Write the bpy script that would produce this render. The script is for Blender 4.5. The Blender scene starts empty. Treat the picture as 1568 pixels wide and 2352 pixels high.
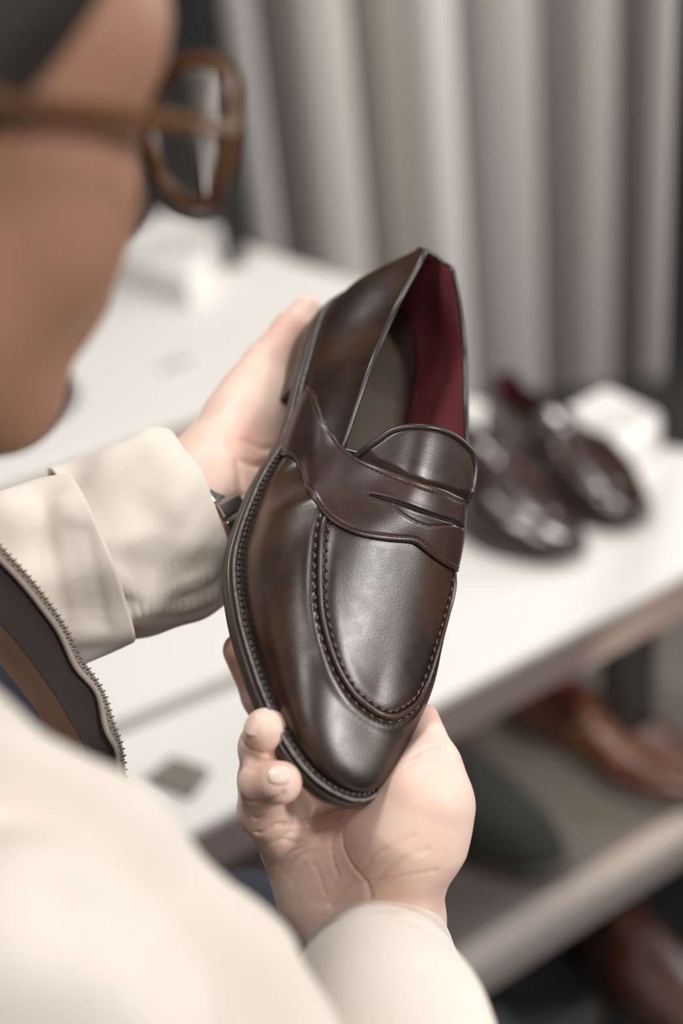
import bpy, bmesh, math, random
import numpy as np
from mathutils import Vector, Matrix
from mathutils.bvhtree import BVHTree
rng = random.Random(7)
scene = bpy.context.scene
COL = scene.collection

# ------------------------------------------------------------------ camera
FPX = 50.0 / 36.0 * 2352.0
PITCH, ROLL = math.radians(32), math.radians(6.3)
CAM = np.array([0.0, 0.0, 1.50])
FW = np.array([0, math.cos(PITCH), -math.sin(PITCH)])
_R0 = np.array([1.0, 0, 0]); _U0 = np.array([0, math.sin(PITCH), math.cos(PITCH)])
RT = math.cos(ROLL) * _R0 - math.sin(ROLL) * _U0
UP = math.sin(ROLL) * _R0 + math.cos(ROLL) * _U0
MC = np.c_[RT, UP, -FW]
def at(px, py, d):
    """world point seen at that place of the photo, d metres in front of the lens"""
    return CAM + d * (FW + RT * (px - 784) / FPX - UP * (py - 1176) / FPX)
def ray(px, py):
    return FW + RT * (px - 784) / FPX - UP * (py - 1176) / FPX
def on_z(px, py, z):
    r = ray(px, py)
    return CAM + r * ((z - CAM[2]) / r[2])

cam_data = bpy.data.cameras.new('camera')
cam = bpy.data.objects.new('camera', cam_data)
COL.objects.link(cam)
cam_data.sensor_fit = 'VERTICAL'
cam_data.sensor_height = 36.0
cam_data.lens = 50.0
cam_data.clip_start = 0.02
cam_data.dof.use_dof = True
cam_data.dof.focus_distance = 0.68
cam_data.dof.aperture_fstop = 2.5
mw = Matrix.Identity(4)
for i in range(3):
    for j in range(3):
        mw[i][j] = MC[i, j]
    mw[i][3] = CAM[i]
cam.matrix_world = mw
scene.camera = cam

# ------------------------------------------------------------------ light
w = bpy.data.worlds.new('shop_ambient')
scene.world = w
w.use_nodes = True
w.node_tree.nodes['Background'].inputs[0].default_value = (1.0, 0.95, 0.90, 1)
w.node_tree.nodes['Background'].inputs[1].default_value = 0.25
def area(name, loc, target, sx, sy, power, col):
    l = bpy.data.lights.new(name, 'AREA')
    l.shape = 'RECTANGLE'; l.size = sx; l.size_y = sy; l.energy = power; l.color = col
    o = bpy.data.objects.new(name, l); COL.objects.link(o)
    o.location = loc
    d = Vector(target) - Vector(loc)
    o.rotation_euler = d.to_track_quat('-Z', 'Y').to_euler()
    return o
HERO = at(790, 1200, .74)
area('ceiling_spot_row', (-0.42, 1.05, 3.0), (-0.05, .65, 1.1), .50, .35, 24, (1, .985, .965))
area('near_fill', (0.30, -.50, 3.0), (0.0, .55, 1.1), .35, .35, 14.5, (1, .985, .965))  # added unseen fill to brighten the palm and cuff
area('shelf_downlight', (0.80, 2.35, 2.8), (0.25, 1.45, .6), .15, .15, 17, (1, .97, .93))
area('side_highlight_panel', tuple(HERO + np.array([.82, -.40, .40]) * 2.2), tuple(HERO), .14, .50, 32, (1, .98, .97))  # unseen panel, added and shaped for the highlight on the vamp
area('curtain_fill', (1.9, 1.9, 1.3), (.2, 2.85, .9), .5, .9, 34, (1, .97, .94))  # added out of view to brighten the curtain
area('under_table_fill', tuple(on_z(1380, 1560, .50) - np.array([.02, .06, 0])), tuple(on_z(1400, 1560, .42)), .30, .02, .6, (1, .9, .75))  # added light to brighten the back panel under the table

scene.view_settings.view_transform = 'Standard'
scene.view_settings.look = 'None'
scene.view_settings.gamma = 1.0
scene.view_settings.use_curve_mapping = False
scene.view_settings.exposure = 0.0
# ------------------------------------------------------------------ helpers
def thing(name, label, cat, loc=(0, 0, 0), group=None):
    o = bpy.data.objects.new(name, None); COL.objects.link(o)
    o.location = loc; o.empty_display_size = .05
    o['label'] = label; o['category'] = cat
    if group: o['group'] = group
    return o
def tag(o, label, cat, group=None):
    o['label'] = label; o['category'] = cat
    if group: o['group'] = group
    return o
def mesh(name, V, F, mat, parent=None, smooth=True, kind=None):
    me = bpy.data.meshes.new(name)
    me.from_pydata([tuple(map(float, v)) for v in V], [], [tuple(int(i) for i in f) for f in F])
    me.validate(); me.update()
    if smooth:
        me.polygons.foreach_set('use_smooth', [True] * len(me.polygons))
    o = bpy.data.objects.new(name, me); COL.objects.link(o)
    if mat: me.materials.append(mat)
    if parent: o.parent = parent
    if kind: o['kind'] = kind
    return o
def join(parts):
    V = []; F = []; n = 0
    for v, f in parts:
        V.extend(list(map(tuple, v))); F.extend([tuple(i + n for i in q) for q in f]); n += len(v)
    return V, F
def bevel(o, w, seg=3, angle=.6):
    m = o.modifiers.new('bevel', 'BEVEL'); m.width = w; m.segments = seg
    m.limit_method = 'ANGLE'; m.angle_limit = angle
    return o
def spline(P, n, closed=False):
    P = np.array(P, float)
    Q = np.vstack([P, P[:1]]) if closed else P
    d = np.r_[0, np.cumsum(np.maximum(np.linalg.norm(np.diff(Q, axis=0), axis=1), 1e-9) ** .5)]
    if closed:
        T = d[-1]; X = np.vstack([P[-2:], P, P[:3]]); K = np.r_[d[-3] - T, d[-2] - T, d[:-1], T, T + d[1], T + d[2]]
        t = np.linspace(0, T, n, endpoint=False)
    else:
        X = np.vstack([2 * P[0] - P[1], P, 2 * P[-1] - P[-2]]); K = np.r_[-d[1], d, 2 * d[-1] - d[-2]]; t = np.linspace(0, d[-1], n)
    m = (X[2:] - X[:-2]) / (K[2:] - K[:-2])[:, None]; m = np.vstack([m[:1], m, m[-1:]])
    i = np.clip(np.searchsorted(K, t, side='right') - 1, 1, len(K) - 3)
    h = (K[i + 1] - K[i]); s = ((t - K[i]) / h)[:, None]; h = h[:, None]
    return (2*s**3-3*s**2+1)*X[i] + (s**3-2*s**2+s)*h*m[i] + (-2*s**3+3*s**2)*X[i+1] + (s**3-s**2)*h*m[i+1]
def resample(P, step=None, n=None, closed=False):
    P = np.array(P, float)
    if closed: P = np.vstack([P, P[:1]])
    L = np.r_[0, np.cumsum(np.linalg.norm(np.diff(P, axis=0), axis=1))]
    if n is None: n = max(2, int(round(L[-1] / step)) + 1)
    t = np.linspace(0, L[-1], n, endpoint=not closed)
    return np.c_[tuple(np.interp(t, L, P[:, k]) for k in range(P.shape[1]))]
def tube(P, r, seg=10, closed=False, caps=True):
    P = np.array(P, float); n = len(P)
    r = np.broadcast_to(np.asarray(r, float), (n,))
    T = np.roll(P, -1, 0) - np.roll(P, 1, 0) if closed else np.gradient(P, axis=0)
    T /= np.linalg.norm(T, axis=1)[:, None] + 1e-12
    a = np.array([0, 0, 1.0]) if abs(T[0][2]) < .9 else np.array([1.0, 0, 0])
    u = np.cross(T[0], a); u /= np.linalg.norm(u)
    V = []; F = []
    for i in range(n):
        u = u - T[i] * (u @ T[i]); u /= np.linalg.norm(u) + 1e-12
        v = np.cross(T[i], u)
        for k in range(seg):
            an = 2 * math.pi * k / seg
            V.append(P[i] + r[i] * (math.cos(an) * u + math.sin(an) * v))
    for i in range(n if closed else n - 1):
        j = (i + 1) % n
        for k in range(seg):
            F.append((i * seg + k, i * seg + (k + 1) % seg, j * seg + (k + 1) % seg, j * seg + k))
    if caps and not closed:
        F.append(tuple(range(seg - 1, -1, -1))); F.append(tuple((n - 1) * seg + k for k in range(seg)))
    return V, F
def ellip(c, ax, nu=8, nv=5):
    """ellipsoid, ax = 3 vectors (semi-axes)"""
    c = np.array(c); ax = np.array(ax); V = [c - ax[2]]; F = []
    for j in range(1, nv):
        ph = math.pi * j / nv - math.pi / 2
        for i in range(nu):
            th = 2 * math.pi * i / nu
            V.append(c + ax[0] * math.cos(ph) * math.cos(th) + ax[1] * math.cos(ph) * math.sin(th) + ax[2] * math.sin(ph))
    V.append(c + ax[2]); e = len(V) - 1
    for i in range(nu):
        F.append((0, 1 + (i + 1) % nu, 1 + i)); F.append((e, e - nu + i, e - nu + (i + 1) % nu))
        for j in range(nv - 2):
            a = 1 + j * nu
            F.append((a + i, a + (i + 1) % nu, a + nu + (i + 1) % nu, a + nu + i))
    return V, F
def box(c, s, R=None):
    c = np.array(c, float); s = np.array(s, float) / 2
    V = [np.array([x, y, z]) * s for x in (-1, 1) for y in (-1, 1) for z in (-1, 1)]
    if R is not None: V = [R @ v for v in V]
    return [c + v for v in V], [(0, 1, 3, 2), (4, 6, 7, 5), (0, 4, 5, 1), (2, 3, 7, 6), (0, 2, 6, 4), (1, 5, 7, 3)]
def prism(poly, z0, z1):
    n = len(poly)
    V = [(p[0], p[1], z0) for p in poly] + [(p[0], p[1], z1) for p in poly]
    return V, [tuple(range(n - 1, -1, -1)), tuple(range(n, 2 * n))] + [(i, (i + 1) % n, n + (i + 1) % n, n + i) for i in range(n)]
def grid_faces(nr, nc, wrap=False, flip=False):
    F = []
    for j in range(nr - 1):
        for i in range(nc if wrap else nc - 1):
            k = (i + 1) % nc
            q = (j * nc + i, j * nc + k, (j + 1) * nc + k, (j + 1) * nc + i)
            F.append(q[::-1] if flip else q)
    return F

# materials -------------------------------------------------------------
def mat(name, col, rough=.5, spec=.5, metal=0.0, var=None, var_scale=20, bump=0, bump_scale=300, coat=0, sss=0, sss_r=(1, .35, .2), sss_s=.004, voro=False, detail=4, coord='Object', extra=None, sheen=0):
    m = bpy.data.materials.new(name); m.use_nodes = True
    nt = m.node_tree; b = nt.nodes['Principled BSDF']
    b.inputs['Base Color'].default_value = (*col, 1)
    b.inputs['Roughness'].default_value = rough
    b.inputs['Specular IOR Level'].default_value = spec
    b.inputs['Metallic'].default_value = metal
    if coat:
        b.inputs['Coat Weight'].default_value = coat; b.inputs['Coat Roughness'].default_value = .28
    if sheen:
        b.inputs['Sheen Weight'].default_value = sheen
    if sss:
        b.inputs['Subsurface Weight'].default_value = sss
        b.inputs['Subsurface Radius'].default_value = sss_r
        b.inputs['Subsurface Scale'].default_value = sss_s
    tc = nt.nodes.new('ShaderNodeTexCoord')
    if var is not None:
        n = nt.nodes.new('ShaderNodeTexNoise'); n.inputs['Scale'].default_value = var_scale; n.inputs['Detail'].default_value = detail
        nt.links.new(tc.outputs[coord], n.inputs['Vector'])
        r = nt.nodes.new('ShaderNodeValToRGB')
        r.color_ramp.elements[0].position = .33; r.color_ramp.elements[1].position = .67
        r.color_ramp.elements[0].color = (*col, 1); r.color_ramp.elements[1].color = (*var, 1)
        nt.links.new(n.outputs['Fac'], r.inputs['Fac']); nt.links.new(r.outputs['Color'], b.inputs['Base Color'])
    if bump:
        if voro:
            n2 = nt.nodes.new('ShaderNodeTexVoronoi'); out = n2.outputs['Distance']
        else:
            n2 = nt.nodes.new('ShaderNodeTexNoise'); n2.inputs['Detail'].default_value = 3; out = n2.outputs['Fac']
        n2.inputs['Scale'].default_value = bump_scale
        nt.links.new(tc.outputs[coord], n2.inputs['Vector'])
        bp = nt.nodes.new('ShaderNodeBump'); bp.inputs['Strength'].default_value = bump; bp.inputs['Distance'].default_value = .001
        nt.links.new(out, bp.inputs['Height']); nt.links.new(bp.outputs['Normal'], b.inputs['Normal'])
    if extra: extra(nt, b, tc)
    return m
def srgb(r, g, b):
    return tuple(((c / 255 / 12.92) if c / 255 <= .04045 else ((c / 255 + .055) / 1.055) ** 2.4) for c in (r, g, b))
# ------------------------------------------------------------------ organic bodies: smooth distance fields -> one continuous mesh
def smin(a, b, k):
    h = np.clip(.5 + .5 * (b - a) / k, 0, 1)
    return b * (1 - h) + a * h - k * h * (1 - h)
class Cone:
    def __init__(s, a, b, ra, rb, flat=None):
        s.a = np.array(a, np.float32); s.b = np.array(b, np.float32); s.ra = ra; s.rb = rb
        s.lo = np.minimum(s.a - ra, s.b - rb); s.hi = np.maximum(s.a + ra, s.b + rb)
    def __call__(s, P):
        ab = s.b - s.a; t = np.clip(((P - s.a) @ ab) / (ab @ ab + 1e-12), 0, 1)
        return np.linalg.norm(P - s.a - t[..., None] * ab, axis=-1) - (s.ra + (s.rb - s.ra) * t)
class Ell:
    def __init__(s, c, ax, r):
        s.c = np.array(c, np.float32); A = np.array(ax, np.float32); s.A = A / np.linalg.norm(A, axis=1)[:, None]; s.r = np.array(r, np.float32)
        m = max(r); s.lo = s.c - m; s.hi = s.c + m
    def __call__(s, P):
        q = (P - s.c) @ s.A.T; k0 = np.linalg.norm(q / s.r, axis=-1); k1 = np.linalg.norm(q / s.r ** 2, axis=-1)
        return k0 * (k0 - 1) / (k1 + 1e-9)
def field(groups, lo, hi, h, kk):
    """groups: list of (list of prims, k inside the group); kk: blend between groups (list, one per group)"""
    n = np.ceil((hi - lo) / h).astype(int) + 1
    G = np.full(n, 1.0, np.float32)
    for (prims, k), kg in zip(groups, kk):
        lo_g = np.min([p.lo for p in prims], 0) - 4 * h - .012; hi_g = np.max([p.hi for p in prims], 0) + 4 * h + .012
        i0 = np.clip(np.floor((lo_g - lo) / h).astype(int), 0, n - 1); i1 = np.clip(np.ceil((hi_g - lo) / h).astype(int) + 1, 1, n)
        if (i1 <= i0).any(): continue
        ax = [lo[d] + h * np.arange(i0[d], i1[d], dtype=np.float32) for d in range(3)]
        P = np.stack(np.meshgrid(*ax, indexing='ij'), -1).astype(np.float32)
        D = None
        for p in prims:
            v = p(P); D = v if D is None else smin(D, v, k)
        sl = tuple(slice(i0[d], i1[d]) for d in range(3))
        G[sl] = smin(G[sl], D, kg)
    return G
def nets(G, lo, h):
    s = G < 0; n = G.shape
    c = [s[i:n[0]-1+i, j:n[1]-1+j, k:n[2]-1+k] for i in (0, 1) for j in (0, 1) for k in (0, 1)]
    cnt = sum(x.astype(np.int8) for x in c); act = (cnt > 0) & (cnt < 8)
    idx = -np.ones(act.shape, int); ids = np.argwhere(act); idx[act] = np.arange(len(ids))
    acc = np.zeros((len(ids), 3)); w = np.zeros(len(ids))
    cor = np.array([(i, j, k) for i in (0, 1) for j in (0, 1) for k in (0, 1)])
    val = np.stack([G[ids[:, 0] + a, ids[:, 1] + b, ids[:, 2] + d] for a, b, d in cor], 1)
    for a in range(8):
        for b in range(a + 1, 8):
            if np.abs(cor[a] - cor[b]).sum() != 1: continue
            va, vb = val[:, a], val[:, b]; m = (va < 0) != (vb < 0)
            t = np.where(m, va / np.where(m, va - vb, 1), 0)
            acc[m] += cor[a] + t[m, None] * (cor[b] - cor[a]); w[m] += 1
    V = lo + h * (ids + acc / w[:, None])
    F = []
    for d in range(3):
        u, v = [(1, 2), (2, 0), (0, 1)][d]
        sa = [slice(None)] * 3; sb = [slice(None)] * 3; sa[d] = slice(0, -1); sb[d] = slice(1, None)
        A = s[tuple(sa)]; B = s[tuple(sb)]; e = np.argwhere(A != B)
        e = e[(e[:, u] > 0) & (e[:, v] > 0) & (e[:, u] < n[u] - 1) & (e[:, v] < n[v] - 1)]
        ins = A[e[:, 0], e[:, 1], e[:, 2]]
        def cell(du, dv):
            q = e.copy(); q[:, u] += du; q[:, v] += dv; return idx[q[:, 0], q[:, 1], q[:, 2]]
        Q = np.stack([cell(-1, -1), cell(0, -1), cell(0, 0), cell(-1, 0)], 1)
        Q[~ins] = Q[~ins][:, ::-1]
        F.append(Q)
    F = np.vstack(F); F = F[(F >= 0).all(1)]
    return V, F
def relax(V, F, it, lam=.5):
    E = np.vstack([F[:, [i, (i + 1) % 4]] for i in range(4)]); E = np.vstack([E, E[:, ::-1]])
    deg = np.bincount(E[:, 0], minlength=len(V))[:, None]
    for k in range(it):
        for l in (lam, -lam * 1.03):
            S = np.stack([np.bincount(E[:, 0], weights=V[E[:, 1], d], minlength=len(V)) for d in range(3)], 1) / np.maximum(deg, 1)
            V = V + l * (S - V)
    return V
def normals(V, F):
    a = V[F[:, 2]] - V[F[:, 0]]; b = V[F[:, 3]] - V[F[:, 1]]; n = np.cross(a, b)
    N = np.zeros_like(V)
    for i in range(4): np.add.at(N, F[:, i], n)
    return N / (np.linalg.norm(N, axis=1)[:, None] + 1e-12)
def solid(groups, h, kk=None, it=2):
    kk = kk or [.01] * len(groups)
    lo = np.min([p.lo for g, _ in groups for p in g], 0) - 4 * h; hi = np.max([p.hi for g, _ in groups for p in g], 0) + 4 * h
    V, F = nets(field(groups, lo, hi, h, kk), lo, h)
    return relax(V, F, it), F
def crease(V, N, lines, depth, width):
    """press thin skin folds into a mesh along 3-D polylines"""
    for L, dp, wd in lines:
        L = resample(L, step=.0008); lo = L.min(0) - .006; hi = L.max(0) + .006
        m = np.where(((V > lo) & (V < hi)).all(1))[0]
        if not len(m): continue
        d = np.full(len(m), 9.0)
        for q in L: d = np.minimum(d, ((V[m] - q) ** 2).sum(1))
        V[m] -= N[m] * (depth * dp * np.exp(-d / (width * wd) ** 2))[:, None]
    return V
def loft(C, rx, ry, side, seg=72, wob=None):
    """tube along C; side = direction of the rx axis; wob(i, angle) -> extra radius"""
    C = np.array(C, float); n = len(C); T = np.gradient(C, axis=0); T /= np.linalg.norm(T, axis=1)[:, None]
    rx = np.broadcast_to(rx, (n,)); ry = np.broadcast_to(ry, (n,)); side = np.broadcast_to(np.array(side, float), (n, 3))
    V = []
    for i in range(n):
        u = side[i] - T[i] * (side[i] @ T[i]); u /= np.linalg.norm(u); v = np.cross(T[i], u)
        for k in range(seg):
            a = 2 * math.pi * k / seg; e = wob(i / (n - 1), a) if wob else 0
            V.append(C[i] + (rx[i] + e) * math.cos(a) * u + (ry[i] + e) * math.sin(a) * v)
    return np.array(V), grid_faces(n, seg, True)
# ------------------------------------------------------------------ shop interior: floor, wall, curtain slats, display plinths
M_FLOOR = mat('dark floor', (.020, .020, .024), .35, var=(.026, .024, .024), var_scale=3)
M_WALL = mat('warm grey wall', (.10, .090, .082), .8, var=(.12, .11, .10), var_scale=2)
M_WHITE = mat('white lacquer', (.76, .735, .70), .45, var=(.73, .705, .665), var_scale=2)
M_TAN = mat('taupe plinth edge', (.34, .26, .20), .6, var=(.38, .30, .24), var_scale=4)
M_ROSE = mat('grey brown plinth edge', (.22, .165, .150), .6, var=(.25, .19, .17), var_scale=4)
M_GREY = mat('grey shelf board', (.125, .106, .096), .6, var=(.105, .09, .08), var_scale=4)
M_LIP = mat('pale grey shelf lip', (.33, .285, .26), .6)
M_BLACK = mat('black steel', (.012, .012, .013), .4)
M_CHAR = mat('charcoal panel', (.035, .030, .028), .6, var=(.045, .038, .034), var_scale=3)
M_BEIGE = mat('beige back panel', (.40, .34, .26), .7, var=(.44, .38, .30), var_scale=3)
o = mesh('floor', *box((0, 2.0, -.05), (8, 8, .1)), M_FLOOR, smooth=False, kind='structure')
o = mesh('wall_back', *box((0, 3.05, 1.5), (8, .1, 3.2)), M_WALL, smooth=False, kind='structure')
def d2(a): return np.array([math.cos(math.radians(a)), math.sin(math.radians(a))])
eF, eS = d2(30.5), d2(-59.5)           # along the front edge, and out towards the viewer
def slab(name, P0, l0, l1, dep, z0, z1, m, parent=None, bev=.003):
    a = P0 + eF * l0; b = P0 + eF * l1
    poly = [a, b, b - eS * dep, a - eS * dep]
    o = mesh(name, *prism(poly, z0, z1), m, parent, smooth=False); bevel(o, bev); return o
ZM = .60
FP = on_z(1000, 1612, ZM)[:2]          # a point on the main plinth's front edge
def pz(pts, z): return [tuple(on_z(px, py, z)[:2]) for px, py in pts]
main = thing('display_table', 'long white display table with grey brown edge and a low grey shelf beneath', 'display table')
fl = FP - eF * 1.0; fr_ = FP + eF * .50
back = pz([(1750, 1074), (1080, 915), (700, 825), (-500, 560)], ZM)
outl = [tuple(fl), tuple(fr_)] + back
o = mesh('table_top', *prism(outl, ZM - .012, ZM), M_WHITE, main, smooth=False); bevel(o, .003)
inset = [tuple(np.array(p) * .998 + np.mean(outl, 0) * .002) for p in outl]
o = mesh('edge_band', *prism(inset, ZM - .060, ZM - .012), M_ROSE, main, smooth=False)
pc = FP - eS * .30
pa = on_z(1245, 1520, .45)[:2]; pa = FP - eS * .22 + eF * ((pa - FP) @ eF)
slab('back_panel', pa, -.02, .30, .02, .30, ZM - .062, M_BEIGE, main)
for l in (-.9, ((on_z(1530, 1500, .5)[:2] - FP) @ eF)):
    o = mesh('leg', *box((*(FP + eF * l - eS * .06), (ZM - .06) / 2), (.045, .045, ZM - .06), np.array([[eF[0], -eS[0], 0], [eF[1], -eS[1], 0], [0, 0, 1]])), M_BLACK, main, smooth=False); bevel(o, .002)
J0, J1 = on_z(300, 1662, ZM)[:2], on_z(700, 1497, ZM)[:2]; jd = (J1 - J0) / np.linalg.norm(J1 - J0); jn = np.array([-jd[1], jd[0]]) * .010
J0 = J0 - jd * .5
o = mesh('table_strip', *prism([J0 - jn, J1 - jn, J1 + jn, J0 + jn], ZM - .002, ZM + .0008), mat('grey brown strip', (.30, .27, .24), .7), main, smooth=False)  # thin grey brown strip along the table top
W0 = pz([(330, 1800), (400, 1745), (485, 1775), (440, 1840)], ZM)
o = mesh('olive_patch', *prism(W0, ZM, ZM + .006), mat('dark olive', (.17, .16, .13), .8), smooth=False); bevel(o, .002); tag(o, 'small dark olive wedge of unknown kind on the white table near the jacket zip', 'patch')  # flat dark olive patch, nature unidentified
ZL = .30
LP = on_z(1568, 1900, ZL)[:2]
slab('shelf_board', LP, -1.6, .6, .72, ZL - .012, ZL - .002, M_GREY, main)
slab('shelf_lip', LP + eS * .012, -1.6, .6, .035, ZL - .045, ZL, M_LIP, main)
# raised platform on the left
ZU = .70
UPt = on_z(470, 938, ZU)[:2]
plat = thing('display_platform', 'raised white display platform with taupe edge at left behind the sleeve', 'platform')
po = pz([(-500, 1291), (765, 833), (850, 655), (560, 562), (500, 545), (-500, 480)], ZU)
o = mesh('platform_top', *prism(po, ZU - .012, ZU), M_WHITE, plat, smooth=False); bevel(o, .003)
pi_ = [tuple(np.array(p) * .998 + np.mean(po, 0) * .002) for p in po]
o = mesh('platform_edge', *prism(pi_, ZM, ZU - .012), M_TAN, plat, smooth=False)
o = mesh('display_box', *prism(pz([(230, 580), (370, 482), (506, 520), (430, 640)], ZU + .045), ZU, ZU + .045), M_WHITE, smooth=False); bevel(o, .004)
tag(o, 'small cream display box on the raised platform in front of the black post', 'box')
L0 = on_z(368, 848, ZU)[:2]; L1 = on_z(436, 826, ZU)[:2]; ld = (L1 - L0); ll_ = np.linalg.norm(ld); ld /= ll_; lp = np.array([-ld[1], ld[0]])
bits = [box((*(L0 + ld * (ll_ * (k + .5) / 6)), ZU + .0006), (ll_ / 8, .010 if k % 2 else .014, .0008), np.array([[ld[0], lp[0], 0], [ld[1], lp[1], 0], [0, 0, 1]])) for k in range(6)]
o = mesh('printed_lettering', *join(bits), mat('grey print', (.28, .25, .21), .7), smooth=False)
tag(o, 'small grey lettering printed on the white platform top', 'lettering')
zb_ = ZM + .05
o = mesh('display_block', *prism(pz([(1250, 958), (1390, 882), (1525, 945), (1420, 1040)], zb_), ZM, zb_), M_WHITE, smooth=False); bevel(o, .010, 4)
tag(o, 'white display block on the table behind the pair of brown shoes', 'block')
# upright slats of the back wall
def wall_x(px, py, y):
    r = ray(px, py); s = (y - CAM[1]) / r[1]; return (CAM + r * s)[0]
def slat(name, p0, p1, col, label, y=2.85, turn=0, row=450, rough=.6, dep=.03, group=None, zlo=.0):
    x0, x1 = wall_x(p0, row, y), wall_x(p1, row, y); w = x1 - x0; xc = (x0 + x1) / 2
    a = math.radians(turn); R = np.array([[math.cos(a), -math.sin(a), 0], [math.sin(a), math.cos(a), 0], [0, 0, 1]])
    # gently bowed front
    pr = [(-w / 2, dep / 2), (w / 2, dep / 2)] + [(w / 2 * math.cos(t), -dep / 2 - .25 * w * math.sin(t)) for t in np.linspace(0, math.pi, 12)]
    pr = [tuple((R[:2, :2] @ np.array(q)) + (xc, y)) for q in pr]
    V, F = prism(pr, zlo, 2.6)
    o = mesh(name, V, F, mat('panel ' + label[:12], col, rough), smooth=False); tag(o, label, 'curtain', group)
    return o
G_ = 'fabric folds of the grey curtain wall'  # light and shade of the folds are put into each slat's grey
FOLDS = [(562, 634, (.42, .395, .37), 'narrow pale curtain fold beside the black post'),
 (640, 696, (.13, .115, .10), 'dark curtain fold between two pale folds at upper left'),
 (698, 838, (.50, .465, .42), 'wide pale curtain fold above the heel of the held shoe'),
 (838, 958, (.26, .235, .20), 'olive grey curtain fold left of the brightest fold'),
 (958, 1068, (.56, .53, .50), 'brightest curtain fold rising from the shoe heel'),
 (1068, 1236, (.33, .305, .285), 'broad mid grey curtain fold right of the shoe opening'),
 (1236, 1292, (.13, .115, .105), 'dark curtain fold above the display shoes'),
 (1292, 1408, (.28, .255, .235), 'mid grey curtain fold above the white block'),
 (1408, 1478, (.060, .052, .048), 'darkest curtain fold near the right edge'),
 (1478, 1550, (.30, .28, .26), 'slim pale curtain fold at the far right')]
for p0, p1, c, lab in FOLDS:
    slat('toned_fold', p0, p1, c, lab, group=None, dep=.03)
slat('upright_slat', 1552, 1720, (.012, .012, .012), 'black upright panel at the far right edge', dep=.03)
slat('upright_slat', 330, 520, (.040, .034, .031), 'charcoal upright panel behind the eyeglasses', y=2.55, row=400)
# black posts
def post(px, py, z, w, label):
    c = on_z(px, py, z); o = mesh('black_post', *box((c[0], c[1], (z + 2.6) / 2), (w, w, 2.6 - z)), M_BLACK, smooth=False); bevel(o, .002); tag(o, label, 'post')
post(541, 606, ZU, .028, 'black square post standing on the raised platform')
post(1556, 1010, ZM, .030, 'black square post at the right edge behind the display table')
post(485, 480, ZU + .02, .052, 'wide black post behind the eyeglasses')
# ------------------------------------------------------------------ the loafer held in both hands
Q = [0.00102, 0.00108, 0.00152, 0.004, 0.00442, 0.00825, 0.00814, 0.00516, 0.00163, 0.0022, 0.00103, 0.00127, -0.00074, -0.00103, 0.00065, 0.00031, 0.00387, 0.00356, 0.00324, 0.00326, 0.00348, 0.00362, -0.00708, -0.01039, -0.00361, -0.00494, -0.00726, 0.00359, 0.00407, 0.01177, -0.00443, 0.00892, 0.00267, 0.00182, -0.01995, 0.0075, 0.00136, 0.0036, -0.0109, 0.00244, 0.0016, 0.00059, -0.00057, -0.00083, -0.0003, 0.0, 0.00412]
POSE = [-0.92919, 0.02007, -1.70344, -0.00374, 0.10503, -0.8269]
def rotvec(r):
    th = np.linalg.norm(r); k = r / th
    K = np.array([[0, -k[2], k[1]], [k[2], 0, -k[0]], [-k[1], k[0], 0]])
    return np.eye(3) + math.sin(th) * K + (1 - math.cos(th)) * K @ K
OUTL = np.array([(.003,0),(.008,-.016),(.030,-.029),(.07,-.032),(.11,-.034),(.15,-.042),(.19,-.048),(.22,-.046),(.25,-.037),(.275,-.023),(.288,-.010),(.292,.004),
                 (.289,.014),(.278,.025),(.26,.035),(.235,.043),(.21,.046),(.19,.045),(.15,.035),(.11,.026),(.07,.027),(.03,.028),(.008,.016)])
ZF = ([0,.04,.07,.10,.13,.19,.25,.30], [.034,.032,.029,.024,.019,.015,.018,.026])
SPX = np.array([.150,.17,.195,.22,.245]); SPZ = np.array([.086,.079,.069,.060,.051])
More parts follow.
